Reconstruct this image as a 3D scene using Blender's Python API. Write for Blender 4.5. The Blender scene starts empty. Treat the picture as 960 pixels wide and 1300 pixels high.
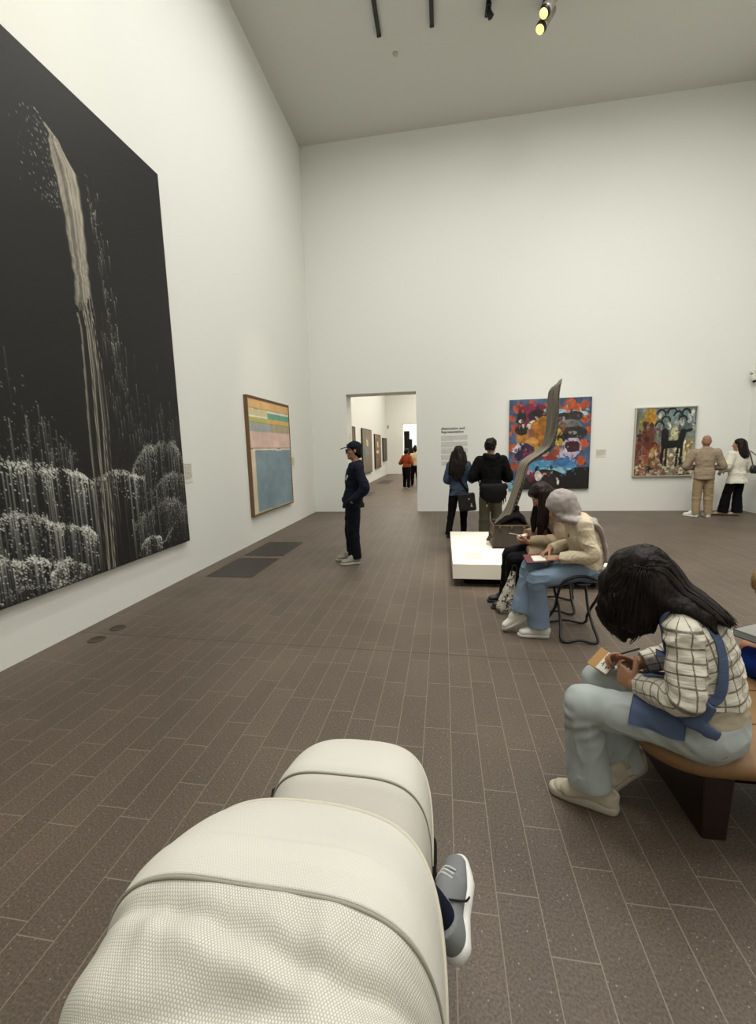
import bpy, bmesh, math, random
import numpy as np
from mathutils import Vector, Matrix

# ------------------------------------------------------------------ camera, light, exposure
sc = bpy.context.scene
COL = sc.collection
CAM_Z = 1.6
YAW, PITCH, ROLL, FPX = -0.1585, 0.1325, -0.0268, 525.39
def cam_axes():
    cy, sy, cp, sp = math.cos(YAW), math.sin(YAW), math.cos(PITCH), math.sin(PITCH)
    f = Vector((sy*cp, cy*cp, -sp)); r = Vector((cy, -sy, 0)); u = r.cross(f)
    cr, sr = math.cos(ROLL), math.sin(ROLL)
    return cr*r + sr*u, -sr*r + cr*u, f
_r, _u, _f = cam_axes()
cam = bpy.data.objects.new('camera', bpy.data.cameras.new('camera'))
COL.objects.link(cam)
cam.matrix_world = Matrix(((_r.x, _u.x, -_f.x, 0), (_r.y, _u.y, -_f.y, 0), (_r.z, _u.z, -_f.z, CAM_Z), (0, 0, 0, 1)))
cam.data.sensor_fit = 'HORIZONTAL'; cam.data.sensor_width = 36
cam.data.lens = FPX/960*36
cam.data.shift_y = -10/960
cam.data.clip_start = 0.02; cam.data.clip_end = 200
sc.camera = cam
sc.view_settings.view_transform = 'Standard'; sc.view_settings.look = 'None'
sc.view_settings.gamma = 1; sc.view_settings.use_curve_mapping = False
sc.view_settings.exposure = 0.05
sc.cycles.use_denoising = True
sc.cycles.max_bounces = 8; sc.cycles.diffuse_bounces = 6

w = bpy.data.worlds.new('world'); sc.world = w; w.use_nodes = True
w.node_tree.nodes['Background'].inputs[0].default_value = (0.9, 0.92, 0.88, 1)
w.node_tree.nodes['Background'].inputs[1].default_value = 0.3

def area(name, loc, size, power, color=(1, .96, .88), rot=(0, 0, 0), sy=None, spread=math.pi):
    l = bpy.data.lights.new(name, 'AREA'); l.energy = power; l.color = color
    l.shape = 'RECTANGLE'; l.size = size; l.size_y = sy or size; l.spread = spread
    o = bpy.data.objects.new(name, l); o.location = loc; o.rotation_euler = rot; COL.objects.link(o); return o
def spot(name, loc, target, power, angle, blend=.6, color=(1, .9, .74), radius=.06):
    l = bpy.data.lights.new(name, 'SPOT'); l.energy = power; l.color = color; l.spot_size = math.radians(angle)
    l.spot_blend = blend; l.shadow_soft_size = radius
    o = bpy.data.objects.new(name, l); o.location = loc
    o.rotation_euler = (Vector(target)-Vector(loc)).to_track_quat('-Z', 'Y').to_euler(); COL.objects.link(o); return o

NEUT = (1, .99, .94)
# rows of lamps under the ceiling tracks over the near half of the room
for lx in (-1.0, 1.7, 4.4):
    for ly, pw in ((.6, 62), (3.6, 80), (6.6, 62)):
        area('ceiling_lamp', (lx, ly, 8.5), .35, pw, NEUT, sy=.9)
area('ceiling_lamps_rear', (1.5, -3.0, 8.55), 5.0, 120, NEUT, sy=4.0)
# wall washers aimed at the two long walls
area('wall_washer_left', (1.0, 4.0, 8.2), 0.8, 175, (1, .985, .94), rot=(0, math.radians(-40), 0), sy=6.0, spread=math.radians(130))
area('wall_washer_back', (1.5, 6.2, 8.3), 7.0, 12, (1, .97, .9), rot=(math.radians(42), 0, 0), sy=.8, spread=math.radians(120))
# picture spots
spot('picture_spot_a', (1.67, 5.5, 8.4), (2.45, 10.4, 1.5), 330, 24, .8)
spot('picture_spot_b', (3.5, 5.5, 8.4), (4.9, 10.4, 1.5), 240, 22, .8)
spot('picture_spot_c', (0.3, 6.5, 8.4), (-3.3, 7.7, 1.5), 300, 24, .8)
spot('plinth_spot_a', (0.8, 2.2, 8.4), (0.75, 5.3, .3), 1700, 15, .55)
spot('plinth_spot_b', (1.9, 7.4, 8.4), (1.0, 5.4, 1.2), 380, 17, .7)
spot('picture_spot_d', (-0.2, 2.8, 8.4), (-3.3, 2.2, 5.0), 150, 60, 1.0, (1, .86, .62))
# the galleries beyond the doorway
area('gallery_lamps', (0.0, 18.5, 5.8), 5.5, 560, (1, .95, .85), sy=12)
area('gallery_washer', (-1.6, 18.5, 5.6), .5, 150, (1, .86, .66), rot=(0, math.radians(-45), 0), sy=12)
area('end_room_lamps', (-1.5, 29.6, 5.6), 5, 620, (1, .98, .94), sy=5)

# ------------------------------------------------------------------ small helpers
def lin(c):
    if isinstance(c, str):
        c = c.lstrip('#'); c = [int(c[i:i+2], 16)/255 for i in (0, 2, 4)]
    return tuple((x/12.92 if x <= .04045 else ((x+.055)/1.055)**2.4) for x in c[:3]) + (1,)
def lin_np(a):
    a = np.clip(a, 0, 1)
    return np.where(a <= .04045, a/12.92, ((a+.055)/1.055)**2.4)

def tag(o, label=None, cat=None, group=None, kind=None):
    if label: o['label'] = label
    if cat: o['category'] = cat
    if group: o['group'] = group
    if kind: o['kind'] = kind
    return o
def empty(name, loc=(0, 0, 0), rz=0, parent=None):
    o = bpy.data.objects.new(name, None); o.empty_display_size = .1
    o.location = loc; o.rotation_euler = (0, 0, rz); COL.objects.link(o)
    if parent: o.parent = parent
    return o
def link_mesh(name, me, m=None, parent=None, loc=None, rz=0):
    o = bpy.data.objects.new(name, me); COL.objects.link(o)
    if m: me.materials.append(m)
    if parent: o.parent = parent
    if loc is not None: o.location = loc
    if rz: o.rotation_euler = (0, 0, rz)
    return o
def mesh_np(name, V, F, smooth=True):
    """mesh from arrays; F is (n,4) or (n,3)"""
    me = bpy.data.meshes.new(name)
    V = np.asarray(V, np.float32); F = np.asarray(F, np.int32)
    k = F.shape[1]
    me.vertices.add(len(V)); me.vertices.foreach_set('co', V.ravel())
    me.loops.add(F.size); me.loops.foreach_set('vertex_index', F.ravel())
    me.polygons.add(len(F)); me.polygons.foreach_set('loop_start', np.arange(0, F.size, k, dtype=np.int32))
    try: me.polygons.foreach_set('loop_total', np.full(len(F), k, np.int32))
    except Exception: pass
    me.update(calc_edges=True); me.validate()
    if smooth: me.polygons.foreach_set('use_smooth', np.ones(len(me.polygons), bool))
    return me
def set_color(me, rgb, name='paint'):
    """linear rgb per vertex"""
    a = me.color_attributes.new(name, 'FLOAT_COLOR', 'POINT')
    c = np.ones((len(me.vertices), 4), np.float32); c[:, :3] = rgb
    a.data.foreach_set('color', c.ravel())
def set_vec(me, uv, name='weave'):
    a = me.attributes.new(name, 'FLOAT_VECTOR', 'POINT')
    c = np.zeros((len(me.vertices), 3), np.float32); c[:, :uv.shape[1]] = uv
    a.data.foreach_set('vector', c.ravel())

def bm_obj(name, bm, m, parent=None, smooth=False, loc=None, rz=0):
    me = bpy.data.meshes.new(name); bm.normal_update(); bm.to_mesh(me); bm.free()
    if smooth:
        for p in me.polygons: p.use_smooth = True
    return link_mesh(name, me, m, parent, loc, rz)
def add_box(bm, lo, hi, bevel=0, seg=2, M=None):
    vs = [bm.verts.new((x, y, z)) for x in (lo[0], hi[0]) for y in (lo[1], hi[1]) for z in (lo[2], hi[2])]
    fs = [bm.faces.new([vs[i] for i in q]) for q in ((0, 1, 3, 2), (4, 6, 7, 5), (0, 4, 5, 1), (2, 3, 7, 6), (0, 2, 6, 4), (1, 5, 7, 3))]
    if bevel:
        es = list({e for f in fs for e in f.edges})
        r = bmesh.ops.bevel(bm, geom=es, offset=bevel, segments=seg, affect='EDGES', profile=.6)
        vs = list({v for f in r['faces'] for v in f.verts} | {v for v in vs if v.is_valid})
    if M is not None: bmesh.ops.transform(bm, matrix=M, verts=[v for v in vs if v.is_valid])
    return vs
def box_obj(name, lo, hi, m, parent=None, bevel=0, seg=2):
    bm = bmesh.new(); add_box(bm, lo, hi, bevel, seg); return bm_obj(name, bm, m, parent)
def catmull(P, sub, closed=False):
    P = np.asarray(P, float)
    if sub <= 1 or len(P) < 3: return P
    n = len(P)
    if closed: Q = np.vstack([P[-1], P, P[0], P[1]])
    else: Q = np.vstack([2*P[0]-P[1], P, 2*P[-1]-P[-2]])
    out = []
    for i in range(n if closed else n-1):
        p0, p1, p2, p3 = Q[i], Q[i+1], Q[i+2], Q[i+3]
        for t in np.arange(sub)/sub:
            out.append(.5*((2*p1)+(-p0+p2)*t+(2*p0-5*p1+4*p2-p3)*t*t+(-p0+3*p1-3*p2+p3)*t**3))
    if not closed: out.append(P[-1])
    return np.array(out)
def sweep(P, R, seg=10, closed=False, caps=True, flat=1.0):
    """tube along P with radius R (scalar or per point); returns V,F (quads; caps as degenerate fan)"""
    P = np.asarray(P, float); n = len(P); R = np.broadcast_to(np.asarray(R, float), (n,))
    T = np.gradient(P, axis=0) if not closed else np.roll(P, -1, 0)-np.roll(P, 1, 0)
    T /= np.linalg.norm(T, axis=1)[:, None]+1e-12
    u = np.cross(T[0], [0, 0, 1.0]);
    if np.linalg.norm(u) < .1: u = np.cross(T[0], [0, 1.0, 0])
    u /= np.linalg.norm(u); U = []
    for i in range(n):
        u = u-T[i]*(u@T[i]); u /= np.linalg.norm(u)+1e-12; U.append(u)
    U = np.array(U); W = np.cross(T, U)
    a = np.arange(seg)*2*math.pi/seg
    V = P[:, None]+R[:, None, None]*(U[:, None]*np.cos(a)[None, :, None]+flat*W[:, None]*np.sin(a)[None, :, None])
    V = V.reshape(-1, 3); F = []
    for i in range(n if closed else n-1):
        j = (i+1) % n
        for k in range(seg):
            l = (k+1) % seg
            F.append((i*seg+k, i*seg+l, j*seg+l, j*seg+k))
    if caps and not closed:
        b = len(V); V = np.vstack([V, P[0]-T[0]*R[0]*.5, P[-1]+T[-1]*R[-1]*.5])
        for k in range(0, seg, 1):
            l = (k+1) % seg
            F.append((b, l, k, k)); F.append((b+1, (n-1)*seg+k, (n-1)*seg+l, (n-1)*seg+l))
    return V, np.array([f for f in F])
class MB:
    """collects pieces into one mesh"""
    def __init__(s): s.V = []; s.F = []; s.n = 0
    def add(s, V, F):
        V = np.asarray(V, float)
        s.V.append(V)
        for f in F:
            g = []
            for i in f:
                if i+s.n not in g: g.append(int(i)+s.n)
            s.F.append(g)
        s.n += len(V); return s
    def tube(s, P, R, seg=10, closed=False, sub=1, flat=1.0):
        P = np.asarray(P, float)
        if sub > 1:
            if not np.isscalar(R):
                R = np.asarray(R, float); m = len(P); R = np.interp(np.arange((m-1)*sub+1)/sub, np.arange(m), R)
            P = catmull(P, sub, closed)
        V, F = sweep(P, R, seg, closed, flat=flat); return s.add(V, F)
    def box(s, lo, hi, M=None):
        V = np.array([(x, y, z) for x in (lo[0], hi[0]) for y in (lo[1], hi[1]) for z in (lo[2], hi[2])])
        if M is not None: V = np.array([M @ Vector(v) for v in V])
        return s.add(V, ((0, 1, 3, 2), (4, 6, 7, 5), (0, 4, 5, 1), (2, 3, 7, 6), (0, 2, 6, 4), (1, 5, 7, 3)))
    def build(s, name, m, parent=None, smooth=True, loc=None, rz=0):
        me = bpy.data.meshes.new(name)
        me.from_pydata(np.vstack(s.V).tolist(), [], s.F); me.update()
        if smooth: me.polygons.foreach_set('use_smooth', np.ones(len(me.polygons), bool))
        return link_mesh(name, me, m, parent, loc, rz)

# value noise used for cloth folds and paint
def _hash(ix, iy, iz, seed):
    h = (ix*374761393 + iy*668265263 + iz*2147483647 + seed*1274126177) & 0xffffffff
    h = ((h ^ (h >> 13))*1274126177) & 0xffffffff
    return ((h ^ (h >> 16)) & 0xffff)/65535.0
def vnoise(P, freq=1.0, seed=0):
    P = np.asarray(P)*np.asarray(freq)
    i = np.floor(P).astype(np.int64); f = P-i; f = f*f*(3-2*f)
    x, y, z = i[..., 0], i[..., 1], i[..., 2]; fx, fy, fz = f[..., 0], f[..., 1], f[..., 2]
    r = 0
    for dx in (0, 1):
        for dy in (0, 1):
            for dz in (0, 1):
                wgt = (fx if dx else 1-fx)*(fy if dy else 1-fy)*(fz if dz else 1-fz)
                r = r+wgt*_hash(x+dx, y+dy, z+dz, seed)
    return r*2-1
def vn2(X, Y, fx, fy, seed=0):
    return vnoise(np.stack([X*fx, Y*fy, np.zeros_like(X)+.37], -1), 1.0, seed)

# ------------------------------------------------------------------ materials
MATS = {}
def mat(name, color, rough=.6, metal=0, spec=.5, bump=None, vary=None, attr=None, sheen=0):
    """bump=(scale,strength,distance) noise; vary=(scale,amount); attr = colour attribute"""
    if name in MATS: return MATS[name]
    m = bpy.data.materials.new(name); m.use_nodes = True; MATS[name] = m
    nt = m.node_tree; N = nt.nodes; L = nt.links; b = N['Principled BSDF']
    b.inputs['Base Color'].default_value = lin(color); b.inputs['Roughness'].default_value = rough
    b.inputs['Metallic'].default_value = metal; b.inputs['Specular IOR Level'].default_value = .12 if (rough >= .7 and spec == .5) else spec
    if sheen: b.inputs['Sheen Weight'].default_value = sheen
    tc = N.new('ShaderNodeTexCoord'); src = None
    if attr:
        a = N.new('ShaderNodeAttribute'); a.attribute_name = attr; src = a.outputs['Color']
    if vary:
        n = N.new('ShaderNodeTexNoise'); n.inputs['Scale'].default_value = vary[0]; n.inputs['Detail'].default_value = 4
        L.new(tc.outputs['Object'], n.inputs['Vector'])
        mr = N.new('ShaderNodeMapRange'); mr.inputs['To Min'].default_value = 1-vary[1]; mr.inputs['To Max'].default_value = 1+vary[1]
        L.new(n.outputs['Fac'], mr.inputs['Value'])
        mx = N.new('ShaderNodeMix'); mx.data_type = 'RGBA'; mx.blend_type = 'MULTIPLY'; mx.inputs['Factor'].default_value = 1
        if src: L.new(src, mx.inputs['A'])
        else: mx.inputs['A'].default_value = lin(color)
        L.new(mr.outputs['Result'], mx.inputs['B']); src = mx.outputs['Result']
    if src: L.new(src, b.inputs['Base Color'])
    if bump:
        n = N.new('ShaderNodeTexNoise'); n.inputs['Scale'].default_value = bump[0]; n.inputs['Detail'].default_value = 3
        L.new(tc.outputs['Object'], n.inputs['Vector'])
        bp = N.new('ShaderNodeBump'); bp.inputs['Strength'].default_value = bump[1]; bp.inputs['Distance'].default_value = bump[2]
        L.new(n.outputs['Fac'], bp.inputs['Height']); L.new(bp.outputs['Normal'], b.inputs['Normal'])
    return m
def emit(name, color, strength):
    m = bpy.data.materials.new(name); m.use_nodes = True; MATS[name] = m
    b = m.node_tree.nodes['Principled BSDF']; b.inputs['Base Color'].default_value = lin(color)
    b.inputs['Emission Color'].default_value = lin(color); b.inputs['Emission Strength'].default_value = strength
    return m
def mnode(N, L, op, a, b=None, c=None):
    n = N.new('ShaderNodeMath'); n.operation = op
    for i, v in enumerate((a, b, c)):
        if v is None: continue
        if isinstance(v, (int, float)): n.inputs[i].default_value = v
        else: L.new(v, n.inputs[i])
    return n.outputs[0]

def floor_material():
    m = bpy.data.materials.new('stone_floor'); m.use_nodes = True; nt = m.node_tree; N = nt.nodes; L = nt.links
    b = N['Principled BSDF']
    g = N.new('ShaderNodeNewGeometry'); s = N.new('ShaderNodeSeparateXYZ'); L.new(g.outputs['Position'], s.inputs[0])
    W, LEN = .1472, .46
    xs = mnode(N, L, 'DIVIDE', mnode(N, L, 'SUBTRACT', s.outputs['X'], .0325), W)
    col = mnode(N, L, 'FLOOR', xs)
    wn = N.new('ShaderNodeTexWhiteNoise'); wn.noise_dimensions = '1D'; L.new(col, wn.inputs['W'])
    ys = mnode(N, L, 'ADD', mnode(N, L, 'DIVIDE', s.outputs['Y'], LEN), mnode(N, L, 'MULTIPLY', wn.outputs['Value'], 7.3))
    row = mnode(N, L, 'FLOOR', ys)
    fx = mnode(N, L, 'FRACT', xs); fy = mnode(N, L, 'FRACT', ys)
    ex = mnode(N, L, 'MULTIPLY', mnode(N, L, 'MINIMUM', fx, mnode(N, L, 'SUBTRACT', 1, fx)), W)
    ey = mnode(N, L, 'MULTIPLY', mnode(N, L, 'MINIMUM', fy, mnode(N, L, 'SUBTRACT', 1, fy)), LEN)
    e = mnode(N, L, 'MINIMUM', ex, ey)
    mr = N.new('ShaderNodeMapRange'); mr.inputs['From Min'].default_value = .0009; mr.inputs['From Max'].default_value = .0026
    mr.inputs['To Min'].default_value = 1; mr.inputs['To Max'].default_value = 0; L.new(e, mr.inputs['Value'])
    cx = N.new('ShaderNodeCombineXYZ'); L.new(col, cx.inputs[0]); L.new(row, cx.inputs[1])
    wt = N.new('ShaderNodeTexWhiteNoise'); wt.noise_dimensions = '3D'; L.new(cx.outputs[0], wt.inputs['Vector'])
    ramp = N.new('ShaderNodeValToRGB'); L.new(wt.outputs['Value'], ramp.inputs[0])
    ramp.color_ramp.elements[0].color = lin('#594e44'); ramp.color_ramp.elements[1].color = lin('#5f5348')
    # fine stone grain and pale specks
    n1 = N.new('ShaderNodeTexNoise'); n1.inputs['Scale'].default_value = 120; n1.inputs['Detail'].default_value = 5; L.new(g.outputs['Position'], n1.inputs['Vector'])
    m1 = N.new('ShaderNodeMapRange'); m1.inputs['From Min'].default_value = .3; m1.inputs['From Max'].default_value = .7
    m1.inputs['To Min'].default_value = .60; m1.inputs['To Max'].default_value = 1.40; L.new(n1.outputs['Fac'], m1.inputs['Value'])
    n2 = N.new('ShaderNodeTexNoise'); n2.inputs['Scale'].default_value = 1.3; n2.inputs['Detail'].default_value = 4; L.new(g.outputs['Position'], n2.inputs['Vector'])
    m2 = N.new('ShaderNodeMapRange'); m2.inputs['From Min'].default_value = .3; m2.inputs['From Max'].default_value = .7
    m2.inputs['To Min'].default_value = .86; m2.inputs['To Max'].default_value = 1.14; L.new(n2.outputs['Fac'], m2.inputs['Value'])
    k = mnode(N, L, 'MULTIPLY', m1.outputs[0], m2.outputs[0])
    mx = N.new('ShaderNodeMix'); mx.data_type = 'RGBA'; mx.blend_type = 'MULTIPLY'; mx.inputs['Factor'].default_value = 1
    L.new(ramp.outputs[0], mx.inputs['A']); L.new(k, mx.inputs['B'])
    vo = N.new('ShaderNodeTexVoronoi'); vo.inputs['Scale'].default_value = 48; L.new(g.outputs['Position'], vo.inputs['Vector'])
    sp = N.new('ShaderNodeMapRange'); sp.inputs['From Min'].default_value = .06; sp.inputs['From Max'].default_value = .16
    sp.inputs['To Min'].default_value = .6; sp.inputs['To Max'].default_value = 0; L.new(vo.outputs['Distance'], sp.inputs['Value'])
    wv = N.new('ShaderNodeSeparateColor'); L.new(vo.outputs['Color'], wv.inputs[0])
    spk = mnode(N, L, 'MULTIPLY', sp.outputs[0], mnode(N, L, 'GREATER_THAN', wv.outputs[0], .6))
    mx2 = N.new('ShaderNodeMix'); mx2.data_type = 'RGBA'; L.new(spk, mx2.inputs['Factor']); L.new(mx.outputs['Result'], mx2.inputs['A']); mx2.inputs['B'].default_value = lin('#b3a595')
    mx3 = N.new('ShaderNodeMix'); mx3.data_type = 'RGBA'; L.new(mnode(N, L, 'MULTIPLY', mr.outputs[0], .8), mx3.inputs['Factor']); L.new(mx2.outputs['Result'], mx3.inputs['A']); mx3.inputs['B'].default_value = lin('#8d8072')
    # dark movement joint across the room
    jd = mnode(N, L, 'ABSOLUTE', mnode(N, L, 'SUBTRACT', s.outputs['Y'], mnode(N, L, 'ADD', 3.08, mnode(N, L, 'MULTIPLY', s.outputs['X'], -.022))))
    jm = N.new('ShaderNodeMapRange'); jm.inputs['From Min'].default_value = .004; jm.inputs['From Max'].default_value = .009
    jm.inputs['To Min'].default_value = .7; jm.inputs['To Max'].default_value = 0; L.new(jd, jm.inputs['Value'])
    mx4 = N.new('ShaderNodeMix'); mx4.data_type = 'RGBA'; L.new(jm.outputs[0], mx4.inputs['Factor']); L.new(mx3.outputs['Result'], mx4.inputs['A']); mx4.inputs['B'].default_value = lin('#3f352c')
    L.new(mx4.outputs['Result'], b.inputs['Base Color'])
    b.inputs['Roughness'].default_value = .5; b.inputs['Specular IOR Level'].default_value = .35
    bp = N.new('ShaderNodeBump'); bp.inputs['Strength'].default_value = .25; bp.inputs['Distance'].default_value = .002
    L.new(mnode(N, L, 'SUBTRACT', n1.outputs['Fac'], mr.outputs[0]), bp.inputs['Height']); L.new(bp.outputs['Normal'], b.inputs['Normal'])
    return m
WALL = mat('white_wall_paint', (.878, .88, .858), .85, spec=.2, bump=(60, .03, .002))
CEIL = mat('ceiling_paint', (.80, .80, .775), .9, spec=.15)
FLOOR = floor_material()
BLACKM = mat('black_powder_coat', (.03, .03, .032), .45)
FABRIC_BUMP = (420, .35, .002)

# ------------------------------------------------------------------ the room
XL, XR, YB, YF, H, TH = -3.33, 6.676, 10.43, -7.0, 8.727, .58
def struct(name, boxes, m):
    mb = MB()
    for lo, hi in boxes: mb.box(lo, hi)
    o = mb.build(name, m, smooth=False); o['kind'] = 'structure'; return o
bm = bmesh.new(); add_box(bm, (-9, YF-.3, -.2), (12, 36, 0)); fl = bm_obj('floor', bm, FLOOR); fl['kind'] = 'structure'
struct('ceiling', [((XL-.3, YF-.3, H), (XR+.3, YB+TH, H+.2))], CEIL)
struct('wall_left', [((XL-.3, YF-.3, 0), (XL, YB+TH, H))], WALL)
struct('wall_right', [((XR, YF-.3, 0), (XR+.3, YB+TH, H))], WALL)
struct('wall_front', [((XL, YF-.3, 0), (XR, YF, H))], WALL)
DX0, DX1, DZ = -2.414, -.652, 2.977
struct('wall_back', [((XL, YB, 0), (DX0, YB+TH, H)), ((DX1, YB, 0), (XR, YB+TH, H)), ((DX0, YB, DZ), (DX1, YB+TH, H))], WALL)
GX, GY = -3.5, 26.0
struct('wall_gallery_left', [((GX-.3, YB+TH, 0), (GX, 34, 6.2))], WALL)
struct('wall_gallery_right', [((4.2, YB+TH, 0), (4.5, 34, 6.2))], WALL)
struct('wall_gallery_back', [((GX, GY, 0), (-2.49, GY+.45, 6.2)), ((-.7, GY, 0), (4.2, GY+.45, 6.2)), ((-2.49, GY, 3.1), (-.7, GY+.45, 6.2))], WALL)
struct('wall_end_room', [((GX, 33.4, 0), (4.2, 33.7, 6.2))], WALL)
struct('ceiling_gallery', [((GX-.3, YB+TH, 6.2), (4.5, 34, 6.4))], CEIL)

# ------------------------------------------------------------------ paint on canvas
def canvas_obj(name, img, origin, uax, vax, nax, wdt, hgt, depth, m, parent):
    """img[row(top first), col] sRGB; a stretched canvas: painted front grid and folded sides"""
    hh, ww, _ = img.shape
    U, Vv = np.meshgrid(np.linspace(0, wdt, ww), np.linspace(hgt, 0, hh))
    o = np.array(origin, float); uax = np.array(uax, float); vax = np.array(vax, float); nax = np.array(nax, float)
    P = o+U[..., None]*uax+Vv[..., None]*vax+depth*nax
    idx = np.arange(hh*ww).reshape(hh, ww)
    F = np.stack([idx[:-1, :-1], idx[1:, :-1], idx[1:, 1:], idx[:-1, 1:]], -1).reshape(-1, 4)
    ring = np.concatenate([idx[0, :], idx[1:, -1], idx[-1, -2::-1], idx[-2:0:-1, 0]])
    Pr = P.reshape(-1, 3); back = Pr[ring]-depth*nax
    n = len(ring); b0 = len(Pr); j = np.arange(n); k = (j+1) % n
    Fs = np.stack([ring[j], ring[k], b0+k, b0+j], -1)
    Vt = np.vstack([Pr, back]); Ft = np.vstack([F, Fs])
    if np.dot(np.cross(uax, vax), nax) < 0: Ft = Ft[:, ::-1]
    me = mesh_np(name, Vt, Ft, smooth=False)
    rgb = lin_np(img.reshape(-1, 3)); set_color(me, np.vstack([rgb, rgb[ring]*.9]))
    return link_mesh(name, me, m, parent)
PAINT = mat('dried_paint', (.5, .5, .5), .55, spec=.35, attr='paint', bump=(90, .25, .003))
PAINT_MATT = mat('matt_paint', (.5, .5, .5), .6, spec=.25, attr='paint')

def art_black_drips():
    """black canvas, one pale pour and drifts of white drips"""
    rng = np.random.default_rng(12)
    Y0, Y1, Z0, Z1 = 1.05, 4.838, .483, 4.838
    px = .0095
    ww, hh = int((Y1-Y0)/px), int((Z1-Z0)/px)
    cols = Y0+(np.arange(ww)+.5)*px; rows = Z1-(np.arange(hh)+.5)*px
    YY, ZZ = np.meshgrid(cols, rows)
    a = np.full((hh, ww), .0)
    img = np.zeros((hh, ww, 3))
    st = .5+.5*vn2(YY, ZZ, 16, 1.1, 3)+.35*vn2(YY, ZZ, 45, .8, 5)
    st2 = np.clip(vn2(YY, ZZ, .8, .5, 8)+.2, 0, 1)
    base = .075+.05*np.clip(st, 0, 1)*st2
    img[:] = base[..., None]*np.array([1.03, 1.0, .95])
    acc = np.zeros((hh, ww))                     # white paint amount
    warm = np.zeros((hh, ww))
    # the pour
    zc = np.array([4.86, 4.39, 4.31, 4.12, 3.79, 3.32, 2.97, 2.77, 2.41, 1.9, 1.29, .51, .4])
    yc = np.array([3.26, 3.34, 3.44, 3.53, 3.57, 3.575, 3.575, 3.6, 3.615, 3.61, 3.58, 3.53, 3.52])
    wd = np.array([0, .02, .05, .15, .135, .115, .13, .115, .15, .17, .15, .13, .13])*.85
    C = np.interp(ZZ, zc[::-1], yc[::-1]); Wd = np.interp(ZZ, zc[::-1], wd[::-1])
    C = C+.012*vn2(YY*0+1, ZZ, 1, 1.2, 4)+.010*vn2(YY*0+1, ZZ, 1, 14, 6)*np.clip((ZZ-2.8)*4, 0, 1)+.03*vn2(YY*0+1, ZZ, 1, 16, 7)*np.clip((ZZ-4.05)*3, 0, 1)
    Wd = Wd*(1+.18*vn2(YY*0+2, ZZ, 1, 9, 15)*np.clip((ZZ-2.8)*4, 0, 1)+.5*vn2(YY*0+2, ZZ, 1, 24, 16)*np.clip((ZZ-4.1)*3, 0, 1))
    d = (YY-C)/np.maximum(Wd, 1e-3)
    body = (np.abs(d) < 1)*(ZZ > 2.85)*(ZZ < 4.36)
    streak = np.clip(.5+.75*vn2(d, ZZ, 7, .5, 21)+.5*vn2(d, ZZ, 19, .9, 22)+.2*vn2(d, ZZ, 4, 8, 24), 0, 1)
    edge = np.clip((1-np.abs(d))*5+.3*vn2(YY, ZZ, 30, 12, 9), 0, 1)
    body = body*(ZZ > 2.95+.16*vn2(d, ZZ*0, 9, 1, 77)); acc = np.maximum(acc, body*edge*(.42+.5*streak)); warm = np.maximum(warm, body*edge)
    low = (np.abs(d) < 1.05)*(ZZ < 2.9)
    lines = np.clip(vn2(d, ZZ, 11, .28, 31)*2.2-.35, 0, 1)*np.clip((ZZ-.3)*1.5, .25, 1)
    acc = np.maximum(acc, low*lines*.62); warm = np.maximum(warm, low*lines)
    for off, w_ in ((-.35, .008), (.25, .007), (.6, .005), (-.7, .005)):
        ln = np.exp(-((YY-C-off*Wd*.6-.01*vn2(ZZ*0, ZZ, 1, 2, int(90+off*10)))/w_)**2)*(ZZ < 2.95)
        acc = np.maximum(acc, ln*.8); warm = np.maximum(warm, ln)
    def dot(y, z, r, v, length=0.0):
        i = int((Z1-z)/px); j = int((y-Y0)/px)
        if not (0 <= i < hh and 0 <= j < ww): return
        rr = max(1, int(round(r/px)))
        acc[max(0, i-rr+1):i+rr, max(0, j-rr+1):j+rr] = np.maximum(acc[max(0, i-rr+1):i+rr, max(0, j-rr+1):j+rr], v)
        if length > 0:
            L = int(length/px); e = min(hh, i+L)
            if e > i:
                fade = np.linspace(1, .25, e-i)*v*.7
                acc[i:e, j] = np.maximum(acc[i:e, j], fade)
    # spatter near the top of the pour and down its far side
    for _ in range(150):
        z = rng.uniform(3.7, 4.42); dot(3.40-abs(rng.normal(0, .13))-(4.4-z)*-.05, z, .006, rng.uniform(.2, .7))
    for _ in range(130):
        z = rng.uniform(2.2, 4.2); dot(3.72+(4.2-z)*.08+abs(rng.normal(0, .07)), z, .006, rng.uniform(.25, .75), rng.choice([0, 0, .08, .16]))
    for _ in range(70):
        z = rng.uniform(1.75, 3.0); dot(rng.normal(3.85, .1), z, .006, rng.uniform(.2, .55), rng.uniform(.05, .25))
    # drifting mounds: crest spattered, drips hanging from it
    def mound(y0, z0, y1, z1, rise, n, dens, drip, thick=.05, v=.85):
        sd = int(abs(y0*100+z0*1000)); m = 0
        while m < n:
            t = rng.uniform(0, 1); y = y0+(y1-y0)*t
            k = .5+.5*float(vnoise(np.array([[y*7, z0*9, sd]]), 1, 3)[0])+.35*float(vnoise(np.array([[y*19, z0*9, sd]]), 1, 4)[0])
            if rng.random() > k*1.2+.12: m += .3; continue
            m += 1
            wv = .05*float(vnoise(np.array([[y*6, sd, .3]]), 1, 5)[0])+.02*float(vnoise(np.array([[y*22, sd, .3]]), 1, 6)[0])
            z = z0+(z1-z0)*t+rise*4*t*(1-t)+wv+rng.normal(0, thick*.2)-(rng.exponential(thick*.38) if rng.random() < .72 else rng.exponential(thick*3))
            L = rng.exponential(drip*1.7) if rng.random() < dens*.22 else 0
            dot(y, z, rng.choice([.006, .01, .014], p=[.5, .3, .2]), min(1, rng.uniform(.3, v*1.1)*(.75+.5*k)), L)
    mound(2.0, 1.45, 3.05, 1.55, .1, 1000, .35, .3, .09)
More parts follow.
